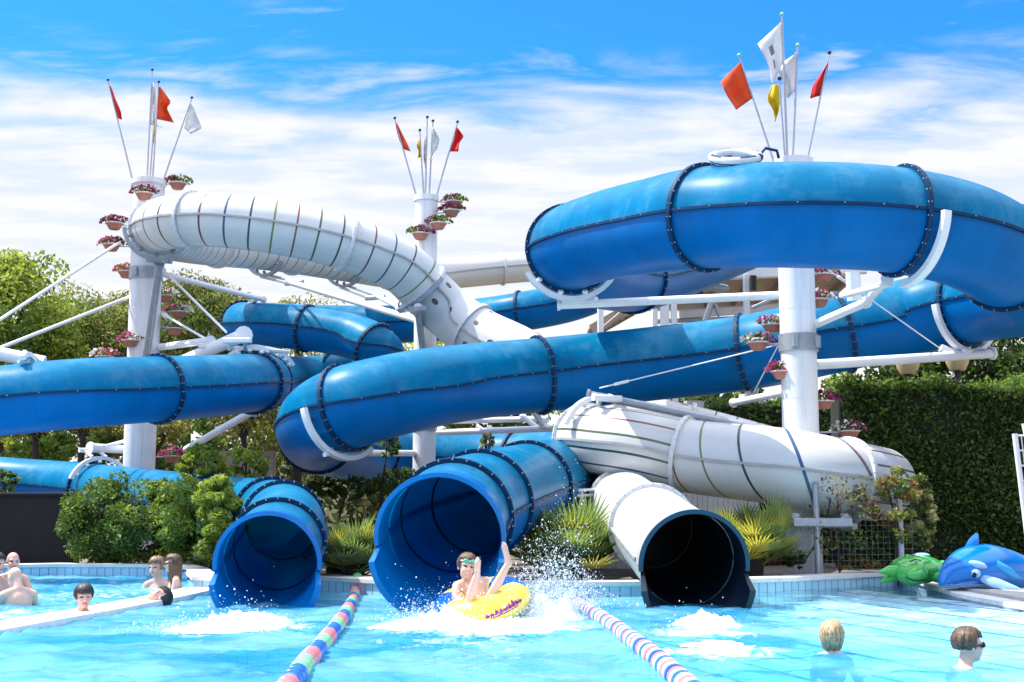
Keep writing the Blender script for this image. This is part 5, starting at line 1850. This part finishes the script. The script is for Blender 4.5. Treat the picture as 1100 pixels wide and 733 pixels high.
def person(label, hc, fwd, k, kb=None, skin='skin', hair=None, hstyle='short', roll=0.0, pitch=0.0, body_yaw=None, arms=None, legs='seat', suit=None, suitfn=None, voxel=.009, joints=None, seed=0, body_up=None):
    """hc: head centre; fwd: facing direction; k: head scale, kb: body scale."""
    kb = kb or k
    hc = Vector(hc)
    root = thing('person', Vector((hc.x, hc.y, min(hc.z - .2, 0.0))), label, 'person')
    f = Vector(fwd).normalized()
    hm = frame_from(f, roll=roll) @ Matrix.Rotation(pitch, 3, 'X')
    mb = MB()
    for c, r in HEAD:
        mb.sphere(hc + hm @ (Vector(c) * k), r[0] * k, r[1] * k, r[2] * k, nu=16, nv=12, mtx=hm)
    if joints is None:
        bf = Vector(body_yaw if body_yaw is not None else fwd)
        if body_up is None:
            bf.z = 0
            bm_ = frame_from(bf)
        else:
            bm_ = frame_from(bf, Vector(body_up))
        nb = hc + hm @ Vector((0, -.03, -.11)) * k
        L = lambda x, y, z_: nb + bm_ @ (Vector((x, y, z_)) * kb)
        J = dict(neck=L(0, -.01, -.05), chest=L(0, -.02, -.22), belly=L(0, 0, -.44), pelvis=L(0, 0, -.62), m=bm_)
        a_ = arms or [((.24, .10, -.33), (.22, .34, -.30)), ((-.24, .10, -.33), (-.22, .34, -.30))]
        for i, sx in enumerate((1, -1)):
            J['sh%d' % i] = L(.165 * sx, -.01, -.115)
            J['el%d' % i] = L(*a_[i][0])
            J['wr%d' % i] = L(*a_[i][1])
            J['hip%d' % i] = L(.085 * sx, 0, -.66)
            if legs == 'seat':
                J['kn%d' % i] = L(.13 * sx, .36, -.74)
                J['an%d' % i] = L(.11 * sx, .30, -1.10)
                J['to%d' % i] = L(.12 * sx, .46, -1.15)
            else:
                J['kn%d' % i] = L(.10 * sx, .05, -1.06)
                J['an%d' % i] = L(.10 * sx, -.05, -1.44)
                J['to%d' % i] = L(.12 * sx, .10, -1.52)
    else:
        J = joints
        bm_ = J['m']
    K = kb
    neck0 = hc + hm @ Vector((0, -.02, -.06)) * k
    limb(mb, [neck0, J['neck'], J['chest'].lerp(J['neck'], .6)], [.050 * k, .052 * k, .060 * k])
    mb.sphere(J['chest'], .155 * K, .098 * K, .165 * K, nu=16, nv=12, mtx=bm_)
    mb.sphere(J['belly'], .132 * K, .092 * K, .16 * K, nu=16, nv=12, mtx=bm_)
    mb.sphere(J['pelvis'], .150 * K, .100 * K, .115 * K, nu=16, nv=12, mtx=bm_)
    for i in (0, 1):
        sh, el, wr = J['sh%d' % i], J['el%d' % i], J['wr%d' % i]
        limb(mb, [J['neck'], J['neck'].lerp(sh, .6) + Vector((0, 0, .006)), sh], [.046 * K, .050 * K, .056 * K])
        limb(mb, [sh, sh.lerp(el, .45), el, el.lerp(wr, .4), wr], [.055 * K, .045 * K, .036 * K, .037 * K, .025 * K])
        hd = J.get('hd%d' % i, (wr - el).normalized())
        hand(mb, wr, hd, J.get('hn%d' % i, Vector((0, 0, 1))), K * .95, J.get('curl%d' % i, .35), 1 if i == 0 else -1)
        hp, kn, an, to = J['hip%d' % i], J['kn%d' % i], J['an%d' % i], J['to%d' % i]
        limb(mb, [hp, hp.lerp(kn, .5), kn, kn.lerp(an, .35), an], [.086 * K, .070 * K, .052 * K, .052 * K, .034 * K])
        heel = an + (an - to).normalized() * .025 * K + (an - kn).normalized() * .03 * K
        fd = (to - heel)
        limb(mb, [an, heel, heel.lerp(to, .55), heel.lerp(to, .85)], [.034 * K, .034 * K, .032 * K, .034 * K])
        sx = fd.cross(an - kn)
        if sx.length > 1e-6:
            sx.normalize()
            for q in (-1, 1):
                limb(mb, [heel, heel.lerp(to, .5) + sx * .013 * q * K, heel.lerp(to, .9) + sx * .022 * q * K], [.030 * K, .026 * K, .024 * K])
            for q in range(5):
                b0 = heel.lerp(to, .92) + sx * (q - 2) * .016 * K
                limb(mb, [b0, b0 + fd.normalized() * (.03 - .003 * abs(q - 1)) * K], [.0105 * K, .0095 * K])
    me = fuse(mb, voxel)
    # tones by place on the body: eyes, lips, swimwear
    mats = [M[skin], M['eye'], M['lips'], M['teeth']] + ([M[suit]] if suit else [])
    for x in mats:
        me.materials.append(x)
    hinv = hm.inverted()
    n = len(me.polygons)
    mi = np.zeros(n, dtype=np.int32)
    for p in me.polygons:
        q = hinv @ (p.center - hc) / k
        if q.length < .16:
            if q.y > .05 and abs(abs(q.x) - .031) < .015 and abs(q.z - .005) < .008:
                mi[p.index] = 1
            elif q.y > .05 and abs(q.x) < .024 and abs(q.z + .057) < .010:
                mi[p.index] = 2 if abs(q.z + .057) > .004 or J.get('smile') is None else 3
        elif suit and suitfn:
            b = bm_.inverted() @ (p.center - J['neck']) / K
            if suitfn(b):
                mi[p.index] = 4
    me.polygons.foreach_set('material_index', mi)
    me.polygons.foreach_set('use_smooth', np.ones(n, dtype=bool))
    me.transform(Matrix.Translation(-root.location))
    me.name = 'person_body'
    o = bpy.data.objects.new('body', me)
    col.objects.link(o)
    o.parent = root
    if hair:
        hair_mesh(root, hc, hm, k, hair, hstyle, seed=seed)
    return root, hm


trunks = lambda b: b.z < -.50 and b.z > -.86 and abs(b.x) < .24


def goggles(root, hc, m, k, z0, lens, strap):
    mb = MB()
    pts = []
    for i in range(33):
        a = 2 * PI * i / 32
        pts.append(hc + m @ (Vector((.083 * math.cos(a), -.012 + .104 * math.sin(a), z0 + .010 * math.sin(a))) * k))
    mb.path(pts, .007 * k, 6, caps=False)
    st = mb.build('goggle_strap', M[strap], root)
    for sx in (1, -1):
        mb = MB()
        mb.sphere(hc + m @ (Vector((.033 * sx, .088, z0 + .006)) * k), .029 * k, .014 * k, .022 * k, nu=14, nv=10, mtx=m)
        mb.build('goggle_lens', M[lens], root)
    return st


CAM = Vector((0, 0, HC))


def tocam(p, yaw=0.0, dz=0.0):
    d = (CAM - p)
    d.z = 0
    d.normalize()
    d = Matrix.Rotation(R(yaw), 3, 'Z') @ d
    d.z = dz
    return d


# near boy with dark goggles, back three-quarters, right
hc = P(1041, 694, 8.1)
r_, hm = person('boy with short brown hair and dark goggles, shoulders at the near right water line', hc, tocam(hc, 118), .88, .78, hair='hair_b', hstyle='short', suit='swim_blue', suitfn=trunks, seed=1,
                arms=[((.24, .10, -.30), (.20, .36, -.26)), ((-.33, .02, -.17), (-.50, .12, -.16))])
goggles(r_, hc, hm, .88, .004, 'dark', 'dark')
# blonde child, back view
hc = P(894, 683, 8.9)
person('blonde child in a blue swimsuit seen from behind in the near right water', hc, tocam(hc, 165), .80, .66, hair='hair_l', hstyle='bob', suit='swim_blue', suitfn=lambda b: b.z < -.13 and b.z > -.9 and abs(b.x) < .2, seed=2)
# boy with black hair in the whirlpool
hc = P(90, 641.5, 12.2)
person('boy with black fringe up to his shoulders in the foaming whirlpool', hc, tocam(hc, 8), .95, .80, skin='skin2', hair='hair_d', hstyle='fringe', suit='swim_black', suitfn=trunks, seed=3,
       arms=[((.27, .12, -.26), (.26, .36, -.20)), ((-.30, .10, -.20), (-.46, .24, -.16))])
# man floating on his back, head to the right
hc = P(171, 642, 13.7)
person('dark haired man floating on his back with his head tipped toward the divider wall', hc, Vector((-.45, -.25, .9)), 1.0, 1.0, skin='skin2', hair='hair_d', hstyle='short', body_yaw=Vector((-.7, -.2, .68)), body_up=Vector((.68, .2, .72)), legs='straight', suit='swim_black', suitfn=trunks, seed=4,
       arms=[((.34, -.05, -.25), (.55, -.02, -.38)), ((-.30, -.05, -.30), (-.42, 0, -.5))])
# couple at the far whirlpool edge
hc = P(168, 610, 16.3)
person('young man with light brown hair beside the woman at the whirlpool edge', hc, tocam(hc, -38), 1.0, .98, skin='skin2', hair='hair_s', hstyle='wild', suit='swim_blue', suitfn=trunks, seed=5)
hc = P(185, 606, 15.9)
r_, hm = person('woman with long hair and sunglasses in profile beside the young man', hc, tocam(hc, -82), .92, .84, skin='skin', hair='hair_b', hstyle='long', suit='swim_black',
                suitfn=lambda b: (-.29 < b.z < -.18 and abs(b.x) < .19) or (-.18 <= b.z < -.02 and abs(abs(b.x) - .09) < .010) or (b.z < -.56 and b.z > -.78 and abs(b.x) < .22), seed=6,
                arms=[((.20, .06, -.38), (.16, .28, -.42)), ((-.20, .06, -.38), (-.16, .28, -.42))])
mb = MB()
for sx in (1, -1):
    mb.sphere(hc + hm @ Vector((.033 * sx, .092, .004)), .030, .010, .020, nu=12, nv=8, mtx=hm)
    mb.path([hc + hm @ Vector((.062 * sx, .085, .008)), hc + hm @ Vector((.085 * sx, .0, .012))], .005, 6)
mb.path([hc + hm @ Vector((-.02, .098, .01)), hc + hm @ Vector((.02, .098, .01))], .004, 6)
mb.build('sunglasses', M['dark'], r_)
# three at the left edge
hc = P(14, 603.5, 15.2)
person('bald man looking over at the left edge of the whirlpool', hc, tocam(hc, 12), .93, .92, skin='skin2', seed=7)
hc = P(16, 621, 13.6)
person('person with a bare pink back and shaved head at the left edge', hc, tocam(hc, -150, -.7), .92, .9, skin='skin', hair=None, seed=8, body_yaw=tocam(hc, -165))
hc = P(-3, 606, 15.0)
person('dark haired person half cut off by the left edge of the picture', hc, tocam(hc, 40), 1.0, .95, skin='skin2', hair='hair_d', hstyle='short', seed=9, suit='swim_black', suitfn=trunks)

# the boy in the ring
hc = P(501.5, 609.5, 12.3)
J = dict(neck=P(505, 625, 12.33), chest=P(509, 634, 12.28), belly=P(512, 646, 12.22), pelvis=P(514, 656, 12.2),
         sh0=P(491, 630, 12.22), el0=P(489, 643, 12.12), wr0=P(497, 647, 11.93), sh1=P(523, 625, 12.36), el1=P(536, 631, 12.36), wr1=P(546, 626.5, 12.25),
         hip0=P(508, 657, 12.15), kn0=P(504, 647, 11.78), an0=P(512, 618, 11.72), to0=P(513.5, 601, 11.68),
         hip1=P(520, 656, 12.15), kn1=P(527, 641, 11.85), an1=P(545, 607, 11.80), to1=P(541, 584, 11.80), smile=1, curl0=.7, curl1=.6)
J['m'] = frame_from((CAM - J['chest']) + Vector((0, 0, 1.0)), up=(J['neck'] - J['pelvis']))
J['hd0'] = (P(502, 650, 11.75) - J['wr0'])
J['hd1'] = (P(552, 626, 12.1) - J['wr1'])
# legs: index 0 is on the viewer's left
r_, hm = person('laughing boy with green goggles and both feet raised, riding the yellow ring', hc, tocam(hc, 12, .04), 1.02, .88, hair='hair_b', hstyle='short', roll=R(-9), suit='swim_blue',
                suitfn=lambda b: b.z < -.52 and b.z > -.78 and abs(b.x) < .2 and b.y < .14, joints=J, voxel=.0065, seed=10)
goggles(r_, hc, hm, .98, .050, 'goggle_g', 'f_mint')

# ------------------------------------------------------------------ the ring he rides
ro = thing('swim_ring', P(516, 662, 12.05), 'yellow and blue inflatable ring with purple lettering under the laughing boy', 'inflatable ring')
rc = P(516.5, 648.5, 12.1)
RM = Matrix.Rotation(R(-13), 3, 'Y') @ Matrix.Rotation(R(12), 3, 'X')
R0, R1 = .315, .155


def torus(a, b, extra=0.0):
    q = Vector(((R0 + (R1 + extra) * math.cos(b)) * math.cos(a), (R0 + (R1 + extra) * math.cos(b)) * math.sin(a), (R1 + extra) * math.sin(b) * .92))
    return rc + RM @ q


mb = MB()
nU, nV = 72, 24
for i in range(nU):
    for j in range(nV):
        a, b = 2 * PI * i / nU, 2 * PI * j / nV
        pk = .006 * math.sin(i * 2.1) * max(0, -math.cos(b))
        mb.v.append(tuple(torus(a, b, pk)))
for i in range(nU):
    for j in range(nV):
        mb.f.append((i * nV + j, ((i + 1) % nU) * nV + j, ((i + 1) % nU) * nV + (j + 1) % nV, i * nV + (j + 1) % nV))
        ad = math.degrees(2 * PI * i / nU)
        bd = math.degrees(2 * PI * j / nV)
        blue = (-5 < ad < 55 or 345 < ad or 150 < ad < 215) and 20 < bd < 150
        mb.m.append(1 if blue else 0)
mb.build('ring_body', [M['yellow'], M['bluevinyl']], ro)
# worn purple script on the outer side: too blurred to read in the photograph, kept as strokes
rg = random.Random(12)
mb = MB()
a0 = -86
stroke = [(0, .5, 0, .9), (.5, .9, .6, .2), (.6, .2, .1, .3)]
for q in range(9):
    ad = a0 + q * 5.6
    hgt = (.55, .45, .75, .6, .95, .7, .95, .6, .5)[q]
    low = (0, -.35, 0, -.35, 0, 0, 0, 0, 0)[q]
    def pt(x, y):
        return torus(R(ad + x * 4.6), R(2 + (y + q * .06) * 24 - 8), .003)
    mb.path([pt(.1, low), pt(.15, .3), pt(.3, hgt), pt(.55, hgt * .6), pt(.5, .05)], .0075, 5)
    mb.path([pt(.5, .05), pt(.75, .1), pt(.8, hgt * .7), pt(1.05, hgt * .35)], .0065, 5)
mb.path([torus(R(a0 + 8 + t * 4), R(-10 + t * 1.0), .003) for t in range(10)], .004, 5)
mb.build('lettering', M['purple'], ro)

# ------------------------------------------------------------------ inflatables on the deck
tb_ = G(987, 630, .075)
tt = thing('inflatable_turtle', tb_, 'bright green inflatable turtle lying at the pool corner beside the blue dolphin', 'inflatable toy')


def tp(x, y, z_):
    return tb_ + Vector((x, y, z_))


mb = MB()
nu, nv = 36, 18
for j in range(nv + 1):
    a = PI * j / nv
    for i in range(nu):
        b = 2 * PI * i / nu
        d = Vector((math.sin(a) * math.cos(b), math.sin(a) * math.sin(b), math.cos(a)))
        bump = 1 + .05 * abs(math.sin(b * 4)) * math.sin(a) + .035 * abs(math.sin(a * 5))
        mb.v.append(tuple(tp(.06 + d.x * .30 * bump, .25 + d.y * .34 * bump, .19 + d.z * .17 * bump)))
for j in range(nv):
    for i in range(nu):
        mb.f.append((j * nu + i, (j + 1) * nu + i, (j + 1) * nu + (i + 1) % nu, j * nu + (i + 1) % nu))
        mb.m.append(1 if (i // 3 + j // 3) % 3 == 0 and j < 9 else 0)
mb.build('shell', [M['green_vinyl'], M['green_vinyl2']], tt)
hd_ = MB()
hd_.sphere(tp(-.10, -.09, .16), .19, .15, .15, nu=22, nv=14)
hd_.sphere(tp(-.10, -.20, .13), .12, .10, .10, nu=18, nv=12)
ho = hd_.build('head', M['green_vinyl'], tt)
for sx in (-.07, .07):
    e = MB()
    e.sphere(tp(-.10 + sx, -.175, .245), .045, .035, .05, nu=12, nv=8)
    e.build('eye', M['green_vinyl2'], ho)
e = MB()
e.path([tp(-.22, -.235, .12), tp(-.16, -.29, .085), tp(-.08, -.30, .08), tp(.01, -.27, .10)], .008, 6)
e.path([tp(-.17, -.25, .30), tp(-.10, -.20, .325), tp(-.02, -.2, .31)], .008, 6)
e.build('printed_lines', M['navy'], ho)
for i, pts in enumerate(([tp(-.22, .0, .17), tp(-.36, -.03, .19), tp(-.47, -.05, .17)], [tp(-.2, .08, .14), tp(-.33, .04, .10), tp(-.43, .03, .05)], [tp(.2, -.02, .12), tp(.3, -.08, .08), tp(.37, -.1, .04)], [tp(.28, .3, .2), tp(.40, .26, .24), tp(.47, .24, .22)], [tp(0, .5, .25), tp(.06, .56, .30), tp(.12, .6, .3)])):
    e = MB()
    e.path(pts, [.075, .06, .02], 12)
    e.sphere(pts[-1], .022, nu=8, nv=6)
    e.sphere(pts[0], .074, nu=10, nv=8)
    e.build('flipper' if i < 4 else 'tail', M['green_vinyl'], tt)
e = MB()
e.sphere(tp(.12, .22, .36), .10, .08, .03, nu=14, nv=8)
e.build('seat_patch', M['orca_light'], tt)

S0 = 15.1
oc = thing('inflatable_dolphin', G(1060, 636, .075), 'large shiny blue inflatable dolphin with an upright fin on the pool deck at the right', 'inflatable toy')
secs = [(1009, 629.5, 15.05, 2, 1.5), (1012, 628, 15.05, 6, 5), (1018, 623, 15.1, 12, 12), (1027, 617, 15.15, 20, 19), (1040, 612.5, 15.2, 27, 25), (1058, 611.5, 15.3, 30, 28), (1078, 615, 15.45, 29, 26),
        (1098, 620, 15.65, 24, 22), (1120, 625, 15.9, 17, 16), (1142, 627, 16.15, 10, 9), (1155, 626, 16.3, 8, 6)]
mb = MB()
n = 32
cs = [P(a, b, c) for a, b, c, _, _ in secs]
dense = []
for i in range(len(secs) - 1):
    for q in range(5):
        t = q / 5
        dense.append((cs[i].lerp(cs[i + 1], t), (secs[i][3] * (1 - t) + secs[i + 1][3] * t) / 92.0, (secs[i][4] * (1 - t) + secs[i + 1][4] * t) / 92.0))
dense.append((cs[-1], secs[-1][3] / 92, secs[-1][4] / 92))
sm_ = dense[:]
for _ in range(3):
    sm_ = [sm_[0]] + [((sm_[i - 1][0] + sm_[i][0] * 2 + sm_[i + 1][0]) / 4, (sm_[i - 1][1] + sm_[i][1] * 2 + sm_[i + 1][1]) / 4, (sm_[i - 1][2] + sm_[i][2] * 2 + sm_[i + 1][2]) / 4) for i in range(1, len(sm_) - 1)] + [sm_[-1]]
for i, (c, rw, rh) in enumerate(sm_):
    d = (sm_[min(i + 1, len(sm_) - 1)][0] - sm_[max(i - 1, 0)][0]).normalized()
    sd = d.cross(Vector((0, 0, 1))).normalized()
    up = sd.cross(d)
    for k in range(n):
        b = 2 * PI * k / n
        q = c + sd * rw * math.cos(b) + up * rh * math.sin(b)
        q.z = max(q.z, .085)
        mb.v.append(tuple(q))
for i in range(len(sm_) - 1):
    for k in range(n):
        mb.f.append((i * n + k, i * n + (k + 1) % n, (i + 1) * n + (k + 1) % n, (i + 1) * n + k))
        bd = math.degrees(2 * PI * (k + .5) / n)
        belly = 215 < bd < 325
        light = i < 26 and 285 < bd < 352 - i * 1.2
        mb.m.append(1 if (belly and i < 26) or light else (2 if belly or (i > 36) else 0))
mb.f.append(tuple(range(n))[::-1]); mb.m.append(1)
mb.f.append(tuple(range((len(sm_) - 1) * n, len(sm_) * n))); mb.m.append(0)
mb.build('body', [M['orca'], M['orca_light'], M['orca_mid']], oc)


def fin(name, outline, s0, th, m, bow=0.0):
    """solid puffed fin from a traced side outline: rim vertices plus a raised middle on both sides."""
    pts = [P(a, b, s0 + c) for a, b, c in outline]
    cen = sum(pts, Vector()) / len(pts)
    nrm = (pts[0] - cen).cross(pts[len(pts) // 3] - cen).normalized()
    mb = MB()
    k = len(pts)
    vs = pts + [cen.lerp(p, .55) + nrm * th for p in pts] + [cen.lerp(p, .55) - nrm * th for p in pts] + [cen + nrm * th * 1.2, cen - nrm * th * 1.2]
    fs = []
    for i in range(k):
        j = (i + 1) % k
        fs += [(i, j, k + j, k + i), (j, i, 2 * k + i, 2 * k + j), (k + i, k + j, 3 * k), (2 * k + j, 2 * k + i, 3 * k + 1)]
    mb.add(vs, fs)
    o = mb.build(name, M[m], oc, sharp=60)
    return o


fin('dorsal_fin', [(1035, 596, 0), (1036, 588, .02), (1041, 579, .04), (1048, 572.5, .06), (1050.5, 573, .06), (1050, 582, .08), (1051, 591, .1), (1053, 597, .1)], 15.25, .055, 'orca')
fin('flipper', [(1052, 619, 0), (1060, 618, -.03), (1074, 622, -.1), (1090, 629, -.16), (1106, 637, -.2), (1112, 641, -.2), (1100, 640, -.2), (1080, 636, -.15), (1062, 630, -.08), (1054, 625, -.02)], 14.95, .05, 'orca_light')
fin('upper_flipper', [(1062, 604, 0), (1072, 602, 0), (1086, 610, .0), (1098, 622, 0), (1088, 622, 0), (1072, 614, 0)], 15.02, .04, 'orca_mid')
fin('tail_fluke', [(1150, 622, 0), (1160, 612, .1), (1178, 608, .2), (1184, 612, .2), (1172, 622, .1), (1182, 636, .0), (1170, 640, 0), (1156, 632, 0)], 16.3, .05, 'orca')


def on_body(px, py):
    """front surface point of the body under a pixel of the side view."""
    best = None
    for i, (c, rw, rh) in enumerate(sm_[1:-1]):
        s_ = 15.0
        q = P(px, py, s_)
        dz = (q.z - c.z) / max(rh, .01)
        if abs(q.x - c.x) < .03 and abs(dz) < 1:
            best = Vector((q.x, c.y - rw * math.sqrt(1 - dz * dz), q.z))
    return best or P(px, py, 15.0)


for nm, mt, px, py, rx, rz, rot in (('eye_patch', 'orca_light', 1049, 606.5, .105, .042, 16), ('eye_white', 'orca_light', 1046, 616, .055, .05, 10), ('eye', 'navy', 1044.5, 617, .030, .036, 0), ('eye_glint', 'fl_white', 1046, 615, .010, .012, 0)):
    e = MB()
    c = on_body(px, py)
    th = {'eye_patch': .035, 'eye_white': .036, 'eye': .044, 'eye_glint': .05}[nm]
    e.sphere(c + Vector((0, .012, 0)), rx, th, rz, nu=18, nv=10, mtx=Matrix.Rotation(R(rot), 3, 'Y') @ Matrix.Rotation(R(-12), 3, 'Z'))
    e.build(nm, M[mt], oc)
e = MB()
pp_ = [on_body(a, b) + Vector((0, -.012, 0)) for a, b in ((1013, 628), (1019, 629), (1026, 629.5), (1033, 627), (1040, 625), (1047, 626))]
e.path(pp_, .010, 6)
e.build('mouth_line', M['orca'], oc)


# ------------------------------------------------------------------ lane ropes
def lane_rope(name, label, pts, seq, seg, gap, rad, tips):
    p = [G(a, b, z_) for a, b, z_ in pts]
    path = Path([(0, 0, 1)] * 2, .1)
    path.p, path.r, path.n = p, [rad] * len(p), len(p)
    root = thing(name, Vector((p[0].x, p[0].y, 0)), label, 'lane rope', 'lane ropes across the landing pool')
    ts = path.samples(0, path.n - 1, .02)
    cs = [path.at(t)[0] for t in ts]
    mb = MB()
    mb.path(cs[::6] + [cs[-1]], .012, 6)
    mb.build('cable', M['fl_white'], root)
    acc, start, k = 0, 0, 0
    L = 0
    cum = [0]
    for a, b in zip(cs, cs[1:]):
        cum.append(cum[-1] + (b - a).length)
    tot = cum[-1]
    x = 0
    while x + seg < tot and k < 100:
        def at(v):
            i = int(np.searchsorted(cum, v))
            return cs[min(i, len(cs) - 1)]
        a, b = at(x), at(x + seg - gap)
        d = (b - a).normalized()
        m = MB()
        ln_ = (b - a).length
        m.path([a, a + d * .006, a + d * ln_ * .12, a + d * ln_ * .88, b - d * .006, b], [rad * .35, rad * .86, rad, rad, rad * .86, rad * .35], 16)
        m.build('float', M[tips if (tips and k < 2) else seq[k % len(seq)]], root)
        x += seg
        k += 1
    return root


lane_rope('lane_rope', 'lane rope with long pink, green and blue floats left of the middle mouth', [(384, 620, .16), (382, 634, .03), (377, 649, .02), (364, 669, .03), (346, 692, .025), (327, 714, .03), (309, 738, .02), (285, 772, .02)],
          ['f_blue'] * 3 + ['f_pink'] * 3 + ['f_green'] * 3, .155, .008, .066, 'f_green')
lane_rope('lane_rope', 'lane rope with narrow blue, white and pink floats right of the boy', [(605, 642, .05), (618, 648, .02), (637, 658, .03), (660, 673, .02), (684, 691, .03), (707, 709, .025), (737, 736, .02), (785, 780, .02)],
          ['f_blue', 'f_white', 'f_pink', 'f_mint', 'f_blue', 'f_pink', 'f_white'], .105, .006, .068, 'f_blue')


# ------------------------------------------------------------------ white water and flying drops
def mound(name, c, rx, ry, h, seed, cell=.022, label='splash', cut=.012):
    nxx, nyy = int(2 * rx / cell), int(2 * ry / cell)
    mb = MB()
    idx = {}
    for j in range(nyy + 1):
        for i in range(nxx + 1):
            u, v = -1 + 2 * i / nxx, -1 + 2 * j / nyy
            rr = u * u + v * v
            q = Vector((u * rx * 3.2 + seed, v * ry * 3.2, seed * 1.7))
            e = max(0, 1 - rr) ** 1.15
            nz = mnoise.noise(q * 1.1) * .5 + mnoise.noise(q * 2.7) * .42 + mnoise.noise(q * 6.5) * .32 + mnoise.noise(q * 15) * .2
            z_ = h * e * (.62 + nz) - cut - .05 * rr
            jx, jy = random.uniform(-.3, .3) * cell, random.uniform(-.3, .3) * cell
            idx[(i, j)] = (c.x + u * rx + jx, c.y + v * ry + jy, z_)
    used = {}

    def vid(k):
        if k not in used:
            used[k] = len(mb.v)
            mb.v.append(idx[k])
        return used[k]
    for j in range(nyy):
        for i in range(nxx):
            ks = ((i, j), (i + 1, j), (i + 1, j + 1), (i, j + 1))
            if max(idx[k][2] for k in ks) > 0.002:
                mb.f.append(tuple(vid(k) for k in ks))
                mb.m.append(0)
    o = mb.build(name, M['foam'], None, sharp=180, base=(0, 0, 0))
    return tag(o, label, 'splash', kind='stuff')


mound('splash_foam', G(508, 676, 0), .80, .42, .13, 3.1, label='white splash heaped in front of the yellow ring')
mound('splash_foam', G(555, 678, 0), 1.0, .42, .08, 8.3, label='low white foam trailing right of the yellow ring')
mound('splash_foam', G(460, 674, 0), .75, .5, .11, 5.3, label='white foam trailing left of the yellow ring')
mound('splash_foam', G(477, 672, 0), .34, .3, .20, 2.2, label='small heap of white foam at the left end of the yellow ring')
mound('splash_foam', G(592, 664, 0), .36, .28, .26, 11.2, label='ragged spray standing between the yellow ring and the striped rope')
mound('splash_foam', G(262, 668, 0), .62, .5, .11, 6.3, label='white splash at the foot of the smaller blue mouth')
mound('splash_foam', G(235, 676, 0), .8, .5, .08, 9.3, label='thin foam spreading left of the smaller blue mouth')
mound('splash_foam', G(757, 672, 0), .42, .5, .12, 7.7, label='white splash pouring from the black mouth')
mound('splash_foam', G(770, 694, 0), .5, .7, .06, 4.1, label='foam streak running forward from the black mouth')

rng = np.random.default_rng(99)
ico = bmesh.new()
bmesh.ops.create_icosphere(ico, subdivisions=1, radius=1.0)
iv = np.array([v.co[:] for v in ico.verts])
ifc = np.array([[v.index for v in f.verts] for f in ico.faces])
ico.free()


def drops(name, label, emit, matname='foam'):
    C, Rr = [], []
    for c, spread, up, n, r0, bias in emit:
        q = rng.normal(size=(n, 3)) * np.array(spread)
        zz = np.abs(rng.exponential(.45, n)) * up * np.exp(-((q[:, 0] / (spread[0] * 1.8)) ** 2))
        pos = np.array(c) + np.stack([q[:, 0] + bias[0] * zz, q[:, 1] + bias[1] * zz, zz], 1)
        C.append(pos)
        Rr.append(r0 * rng.lognormal(0, .55, n))
    C = np.concatenate(C)
    Rr = np.concatenate(Rr)
    keep = (C[:, 2] > 0.0) & (Rr < .011)
    C, Rr = C[keep], Rr[keep]
    n = len(C)
    st = rng.uniform(.55, 1.0, (n, 1, 3)) * np.array([1, 1, 1]) * (1 + rng.exponential(.5, (n, 1, 1)) * np.array([.6, .2, 1.0]))
    V = (C[:, None, :] + iv[None] * Rr[:, None, None] * st).reshape(-1, 3)
    Fx = (ifc[None] + (np.arange(n) * len(iv))[:, None, None]).reshape(-1, 3)
    me = bpy.data.meshes.new(name)
    me.vertices.add(len(V))
    me.vertices.foreach_set('co', V.ravel())
    me.loops.add(Fx.size)
    me.loops.foreach_set('vertex_index', Fx.ravel().astype(np.int32))
    me.polygons.add(len(Fx))
    me.polygons.foreach_set('loop_start', np.arange(0, Fx.size, 3, dtype=np.int32))
    me.update(calc_edges=True)
    me.polygons.foreach_set('use_smooth', np.ones(len(Fx), dtype=bool))
    me.materials.append(M[matname])
    o = bpy.data.objects.new(name, me)
    col.objects.link(o)
    return tag(o, label, 'splash', kind='stuff')


drops('water_drops', 'drops flying up right of the yellow ring', [(P(585, 655, 12.2), (.20, .2, 0), .55, 1500, .0032, (.15, 0)), (P(610, 640, 12.8), (.16, .2, 0), .42, 600, 0.0034, (.2, 0)), (P(565, 662, 12.0), (.2, .15, 0), .3, 800, 0.0037, (.3, 0))])
drops('water_drops', 'drops round the front of the yellow ring', [(P(500, 668, 11.8), (.38, .16, 0), .16, 1500, 0.0033, (-.1, 0)), (P(455, 668, 12.0), (.18, .18, 0), .18, 500, 0.0033, (-.4, 0))])
drops('spray_mist', 'fine mist of spray round the yellow ring', [(P(590, 650, 12.3), (.26, .2, 0), .42, 9000, .0022, (.15, 0)), (P(505, 668, 11.8), (.45, .2, 0), .20, 5200, .0021, (-.1, 0)), (P(560, 662, 12.0), (.3, .2, 0), .22, 2500, .0021, (.2, 0))])
drops('water_drops', 'drops at the foot of the smaller blue mouth', [(G(262, 668, 0), (.28, .25, 0), .13, 700, .0022, (0, 0)), (G(225, 675, 0), (.35, .25, 0), .10, 500, .004, (-.3, 0))])
drops('water_drops', 'drops in front of the black mouth', [(G(757, 675, 0), (.2, .25, 0), .11, 700, .0022, (0, 0))])
